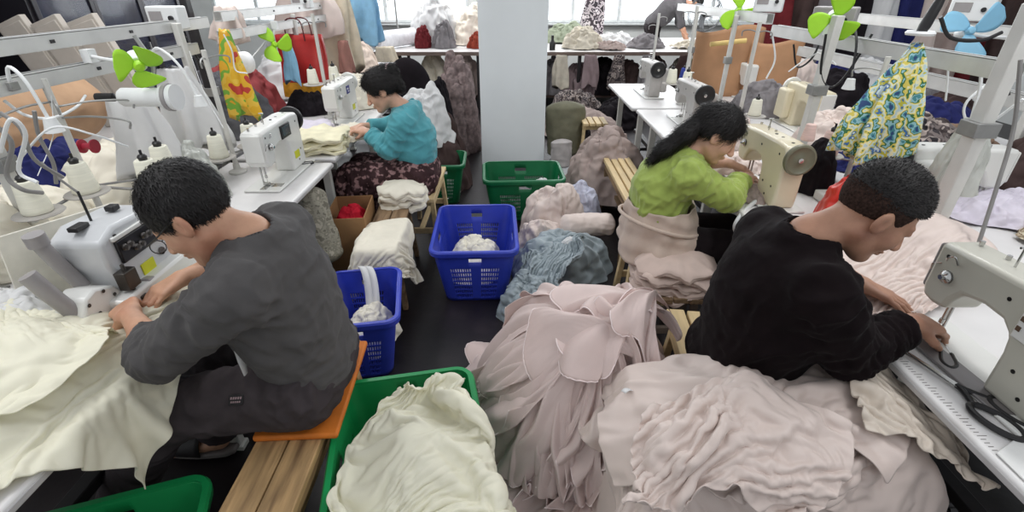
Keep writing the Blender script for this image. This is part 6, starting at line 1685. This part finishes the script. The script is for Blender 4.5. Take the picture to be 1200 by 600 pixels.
# under the left tables
cx = thing('cardboard_box', 'brown cardboard box of red cloth beside the worn bench', 'box', (-.965, 2.66, 0), R(6))
b = MB(); w, l, h = .22, .34, .50
for (x, y, sx, sy) in ((-w / 2, 0, .005, l), (w / 2, 0, .005, l), (0, -l / 2, w, .005), (0, l / 2, w, .005)): b.box((x, y, h / 2), (sx, sy, h))
b.box((0, 0, .004), (w, l, .006)); b.build('carton', CARD, cx)
heap('red_cloth', 'crimson cloth inside the brown cardboard box', 'fabric', M('crimson_cloth', (176, 28, 46), .8, bump=.2), (-.965, 2.66, .36), (.20, .30, .12), 64, 1.3, n=80, m=30)
roll('grey plaid cloth roll hanging under the edge of the left table', (-1.10, 2.47, .70), (-1.00, 2.34, .30), .075, PLAID, 8)
roll('pale sack under the table behind the man in grey', (-1.10, 2.10, .50), (-1.04, 2.24, .24), .09, M('pale_sack', (180, 176, 170), .7), 9, name='sack')
heap('dark_heap', 'dark cloth heap on the floor under the left tables', 'fabric', BLACKC, (-1.25, 2.2, 0), (.5, .8, .34), 65, 1.3)
heap('dark_heap', 'brown cloth heap beneath the table of the woman in teal', 'fabric', DARKBR, (-1.3, 3.5, 0), (.5, .8, .4), 66, 1.3)

# --- cutting table: what lies on it, hangs over it and is stored beneath
def far(name, label, mat, x, y, size, seed, z=.797, group=None, f=2.0): heap(name, label, 'fabric', mat, (x, y, z), size, seed, f, group=group, n=84, m=32, fine=1.6, lobes=.26)
far('white_heap', 'large white garment mound left of the column', WHITEC, -1.22, 8.7, (.8, .6, .62), 70)
far('white_heap', 'second white garment mound touching the column', M('ivory_cloth', (236, 226, 212), .8), -.60, 8.7, (.7, .6, .56), 71)
far('grey_heap', 'grey cloth between the white garment mounds', GREYC, -1.05, 8.15, (.34, .3, .34), 72)
far('red_heap', 'dark red cloth left of the grey one on the cutting table', MAROON, -1.36, 8.15, (.24, .24, .28), 73)
far('red_heap', 'rust red cloth beside the column on the cutting table', M('rust_cloth', (140, 62, 46), .8), -.50, 8.1, (.34, .24, .20), 74)
far('olive_bundle', 'grey-green bundle right of the column', M('sage_cloth', (150, 158, 138), .8), .92, 8.9, (.70, .5, .26), 75)
far('cream_heap', 'cream cloth heap in front of the grey-green bundle', M('oat_cloth', (206, 198, 182), .8), 1.08, 8.1, (.62, .5, .24), 76)
for k, (x, y, sx, m_, lab) in enumerate([(1.62, 8.5, .6, WHITEC, 'white crumpled cloth at the middle of the cutting table'), (2.08, 8.15, .5, GREYC, 'grey crumpled cloth on the cutting table before the bending person'), (1.5, 7.95, .40, TAUPE, 'thin taupe cloth near the front edge of the cutting table'), (2.75, 8.1, .7, M('oat_cloth', (206, 198, 182), .8), 'flat pale cloth on the right of the cutting table'), (3.3, 8.6, .7, WHITEC, 'white cloth at the right end of the cutting table')]):
    far('crumpled_cloth', lab, m_, x, y, (sx, .4, .16 if k < 2 else .08), 80 + k)
b = MB(); b.lathe([(0, 0), (.045, 0), (.045, .10), (.03, .12), (.02, .14), (.02, .2), (0, .2)], seg=16); o = b.build('bottle', BLK); o.location = (.60, 7.85, .797); tag(o, 'small black bottle on the cutting table beside the column', 'bottle')
STRIPE = patch_mat('striped_cloth', [(40, 34, 40), (190, 180, 184), (60, 50, 58), (214, 206, 208), (44, 38, 44)], 9)
hang('hanging_cloth', 'dark striped cloth hanging before the window right of the column', 'cloth', STRIPE, (1.40, 9.3, 1.75), .34, .95, .14, 90, 0, .6, 4)
rs = random.Random(12)
UM = [TAUPE, MIX, BLACKC, GREYC, M('oat_cloth', (206, 198, 182), .8), DARKBR, M('mauve_cloth', (150, 132, 134), .8)]
PL = ['taupe', 'mixed dark', 'black', 'grey', 'oat coloured', 'dark brown', 'mauve']
POS = ['by the left leg', 'left of the fleece heap', 'above the fleece heap', 'right beside the column', 'second to the right of the column', 'third to the right of the column', 'fourth to the right of the column', 'behind the far slatted stool', 'behind the far machine', 'left of the kraft paper', 'behind the kraft paper']
for k, x in enumerate([-1.75, -1.25, -.75, .62, 1.02, 1.42, 1.82, 2.22, 2.66, 3.1, 3.6]):
    j = (k * 3 + 1) % 7
    far('stored_cloth', PL[j] + ' cloth heap stored under the cutting table ' + POS[k], UM[j], x, 7.95 + .12 * (k % 2), (.52, .6, .42 + .12 * rs.random()), 100 + k, .155, 'cloth stored under the cutting table', 1.7)
for k, x in enumerate([.72, 1.15, 1.55, 1.98, 2.5]):
    j = (k * 2 + 4) % 7
    hang('hanging_scrap', PL[j] + ' cloth hanging off the cutting table ' + POS[3 + k], 'fabric', UM[j], (x, 7.56, .76), .22, .44, .12, 120 + k, 0, .7, 4, 'cloth hanging from the cutting table')
for k, (x, y, sx) in enumerate([(.9, 6.9, .7), (1.4, 6.6, .6), (-1.2, 6.9, .8), (-.8, 6.5, .5)]):
    far('floor_cloth', ['mixed grey', 'dark', 'dark brown', 'taupe'][k] + ' cloth heap on the floor ' + ['near the cutting table right of the column', 'under the far end of the right tables', 'before the left half of the cutting table', 'behind the fleece heap'][k], [MIX, BLACKC, DARKBR, TAUPE][k], x, y, (sx, .6, .34), 130 + k, 0)

# --- right side
def curved_sheet(name, label, c, w, h, mat, seed, rz, bend=.5):
    rs = np.random.RandomState(seed); ph = rs.rand(5) * 6; b = MB()
    def fn(u, v):
        a = (u - .5) * bend * 2; r = w / (2 * bend)
        return (r * math.sin(a), r * (1 - math.cos(a)) + .03 * math.sin(u * 7 + ph[0]) * v + .06 * v * v, h * v * (1 + .06 * math.sin(u * 5 + ph[1])))
    b.grid(30, 16, fn); o = b.build(name, mat, smooth=180, solid=.006); o.location = c; o.rotation_euler = (0, 0, rz); return tag(o, label, 'paper', 'kraft paper sheets')
curved_sheet('kraft_sheet', 'orange-brown kraft paper sheet standing bent on the far right table, left half', (1.92, 4.62, .752), .62, .56, KRAFT, 3, R(-12), .7)
curved_sheet('kraft_sheet', 'second kraft paper sheet standing right of the first one', (2.22, 4.42, .752), .42, .48, KRAFT, 4, R(-30), .5)
b = MB(); b.tube([(-.15, 0, 0), (.15, 0, .03)], .02, 10); o = b.build('paper_tube', M('yellow_tube', (220, 190, 120), .6)); o.location = (1.86, 4.55, 1.20); tag(o, 'pale yellow tube lying across the kraft paper', 'tube')
hang('floral_bag', 'blue yellow and green floral cloth bag hanging on the right', 'bag', FLORAL, at(1070, 52, Y=2.05), .34, .44, .16, 21, R(-8), .08, 8, flare=.80)
heap('black_bag', 'black bag on the table behind the cream sewing machine', 'bag', BLACKC, (1.50, 2.32, .752), (.20, .24, .22), 151, 1.1, n=80, m=30)
heap('red_bag', 'red plastic bag on the table beside the floral bag', 'bag', REDP, (1.60, 2.08, .80), (.22, .18, .11), 152, 1.3, n=80, m=32)
heap('red_bag', 'red plastic bag between the cream machine and the hair of the man in black', 'bag', REDP, (1.40, 1.86, .752), (.20, .28, .20), 153, 1.3, n=80, m=32)
tb_ = thing('tray_box', 'pale machine box lid under the upper red plastic bag', 'box', (1.62, 2.06, .752)); b = MB(); b.box((0, 0, .022), (.34, .26, .044)); b.build('box_body', PALE, tb_, bevel=.008); b = MB(); b.box((-.05, -.132, .022), (.10, .006, .03)); b.build('latch', STEEL, tb_)
heap('pink_heap', 'pale pink cloth heap behind the head of the woman in lime', 'fabric', PALEP, (1.36, 3.16, .752), (.46, .44, .15), 154, 1.4)
heap('pink_heap', 'pale pink fabric pieces by the hand of the woman in lime', 'fabric', PALEP, (1.24, 2.62, .752), (.30, .30, .06), 155, 1.3)
heap('taupe_heap', 'dark scraps under the needle of the cream machine', 'fabric', TAUPE, (1.16, 2.22, .752), (.16, .26, .05), 156, 1.5, n=80, m=30)
heap('blush_heap', 'blush cloth heap beside the long post with the lime fan', 'fabric', PALEP, (1.94, 2.92, .752), (.40, .40, .22), 157, 1.4)
heap('navy_heap', 'navy cloth on the right table left of the pale thread cone', 'fabric', NAVY, (1.95, 2.62, .752), (.34, .30, .08), 158, 1.3)
heap('grey_heap', 'grey-white sheer heap below the far lime fan', 'fabric', GREYC, (2.0, 3.95, .752), (.50, .36, .22), 159, 1.4)
heap('mixed_heap', 'dark mixed cloth heap right of the floral bag', 'fabric', MIX, (2.16, 2.52, .752), (.50, .50, .26), 160, 1.5, fine=2)
heap('brown_heap', 'flat brown cloth pile behind the red oval machine', 'fabric', M('brown_cloth', (132, 110, 94), .85), (2.46, 2.72, .752), (.60, .50, .18), 161, 1.4)
heap('navy_heap', 'navy cloth pile under the lower right channel', 'fabric', NAVY, (2.62, 3.05, .752), (.60, .44, .26), 162, 1.4)
heap('brown_heap', 'dark brown heap at the right edge beyond the broad post', 'fabric', DARKBR, (2.72, 2.30, .752), (.5, .5, .30), 163, 1.5)
heap('leopard_heap', 'mottled beige cloth on the white table at the right edge', 'fabric', LEOP, (2.30, 1.66, .752), (.46, .40, .10), 164, 1.4)
heap('lilac_heap', 'lilac-white cloth on the white table at the right edge', 'fabric', M('lilac_cloth', (214, 208, 220), .75, bump=.1), (2.20, 1.96, .752), (.56, .30, .10), 165, 1.4)
heap('clear_bag', 'clear plastic bag taped to the broad right post', 'film', M('clear_film', (206, 208, 202), .2, trans=.3), (1.72, 1.80, .95), (.16, .16, .26), 166, 1.5, n=80, m=30)
rs = random.Random(31)
RM = [(MAROON, 'maroon'), (BLACKC, 'black'), (PALEP, 'pale pink'), (DARKBR, 'dark brown'), (WHITEC, 'white'), (TAUPE, 'taupe'), (GREYC, 'grey'), (NAVY, 'navy')]
rk = thing('garment_rack', 'long steel rack of hanging garments in the far right rows', 'rack', (3.9, 5.6, 0))
b = MB()
for x in (-1.3, 0, 1.3): b.tube([(x, 0, 0), (x, 0, 1.75)], .016, 8)
b.tube([(-1.35, 0, 1.74), (1.35, 0, 1.74)], .016, 8); b.tube([(-1.3, 0, .35), (1.3, 0, .35)], .014, 8); b.build('rack_frame', STEEL, rk)
GL = ['first from the left', 'second from the left', 'third from the left', 'fourth from the left', 'fifth from the left', 'sixth from the left', 'seventh from the left', 'eighth from the left', 'ninth from the left', 'tenth from the left']
for k in range(10):
    m_, nm = RM[(k * 3) % 8]
    hang('hanging_garment', nm + ' garment on the far right rack, ' + GL[k], 'garment', m_, (2.72 + .26 * k, 5.6, 1.72), .27, 1.0 + .12 * rs.random(), .34, 170 + k, R(80), .6, 5, 'garments on the far right rack')
sewing_table('far right table before the garment rack', 2.6, 3.6, 4.75, 5.3)
WHR = ['beside the kraft paper', 'left under the garment rack', 'in the middle under the garment rack', 'right under the garment rack', 'behind the blue fan', 'beneath the far channel']
for k, (x, y, z, s) in enumerate([(2.75, 4.95, .752, .45), (3.1, 5.0, .752, .5), (3.45, 5.0, .752, .45), (2.8, 4.3, .752, .5), (3.05, 3.7, .752, .55), (2.9, 3.3, .752, .4)]):
    m_, nm = RM[(k * 5 + 2) % 8]; heap('cloth_heap', nm + ' cloth heap on the far right table ' + WHR[k], 'fabric', m_, (x, y, z), (s, s * .8, .26), 190 + k, 1.4, group='cloth heaps on the far right table', n=80, m=30)
# under the right tables: treadle and bars
td = thing('foot_treadle', 'dark grated foot treadle under the right table', 'treadle', (1.28, 1.02, 0))
b = MB()
for k in range(9): b.box((-.18 + .045 * k, 0, .10), (.012, .36, .02))
for y in (-.18, .18): b.box((0, y, .10), (.40, .02, .03))
b.build('grate', M('cast_black', (34, 32, 34), .5, .4), td)
for s in (-1, 1): b = MB(); b.bar((s * .2, -.1, 0), (s * .2, 0, .11), .025); b.bar((s * .2, .1, 0), (s * .2, 0, .11), .025); b.build('bracket', DARKSTEEL, td)
b = MB(); b.box((0, 0, .03), (.10, .95, .06)); o = b.build('floor_beam', M('green_grey_paint', (72, 80, 74), .5, var=.1), bevel=.006); o.location = (1.22, .62, .0); o.rotation_euler = (0, 0, R(3)); tag(o, 'green-grey beam on the floor under the right table', 'beam')
bx = thing('storage_crate', 'black storage crate under the right table', 'crate', (1.32, .45, 0)); b = MB()
for (x, y, sx, sy) in ((-.2, 0, .015, .5), (.2, 0, .015, .5), (0, -.25, .4, .015), (0, .25, .4, .015)): b.box((x, y, .15), (sx, sy, .30))
b.box((0, 0, .01), (.4, .5, .02)); b.build('crate_wall', BLK, bx); b = MB(); b.box((-.212, 0, .24), (.012, .14, .03)); b.build('handle', BLK, bx)
# ---------------------------------------------------------------- light and camera
wd = bpy.data.worlds.new('room_light'); SC.world = wd; wd.use_nodes = True
nt = wd.node_tree; bg = nt.nodes['Background']; bg.inputs[0].default_value = (.93, .96, 1, 1); bg.inputs[1].default_value = .70


def area(name, loc, size, energy, rot=(0, 0, 0), col=(1, 1, 1)):
    l = bpy.data.lights.new(name, 'AREA'); l.shape = 'RECTANGLE'; l.size, l.size_y = size; l.energy = energy; l.color = col
    o = bpy.data.objects.new(name, l); COL.objects.link(o); o.location = loc; o.rotation_euler = rot
    return o


for x in (-1.75, 1.75):
    for y in (1.0, 3.2, 5.4):
        area('tube_and_fill_light', (x, y, 2.5), (.25, 1.8), 16)
for x in (-1.6, 2.2): area('tube_and_fill_light', (x, 8.6, 2.6), (2.4, .3), 40)  # tubes added over the cutting table to brighten the back of the room
area('tube_and_fill_light', (0, 9.2, 2.75), (8, .3), 90, (R(55), 0, 0))  # added fill, no tube of the room: tilted to brighten the back wall
area('window_daylight', (0, 11.0, 1.9), (9, 1.6), 160, (R(-90), 0, 0), (.95, .98, 1))
cam = bpy.data.cameras.new('camera'); co = bpy.data.objects.new('camera', cam); COL.objects.link(co)
co.location = (0, 0, 1.65); co.rotation_euler = (PI / 2 - math.atan(.558), 0, 0)
cam.sensor_width = 36; cam.lens = 36 * 570 / 1200; cam.clip_start = .05; cam.clip_end = 60
SC.camera = co
vs = SC.view_settings; vs.view_transform = 'Standard'; vs.look = 'None'; vs.exposure = 0; vs.gamma = 1; vs.use_curve_mapping = False
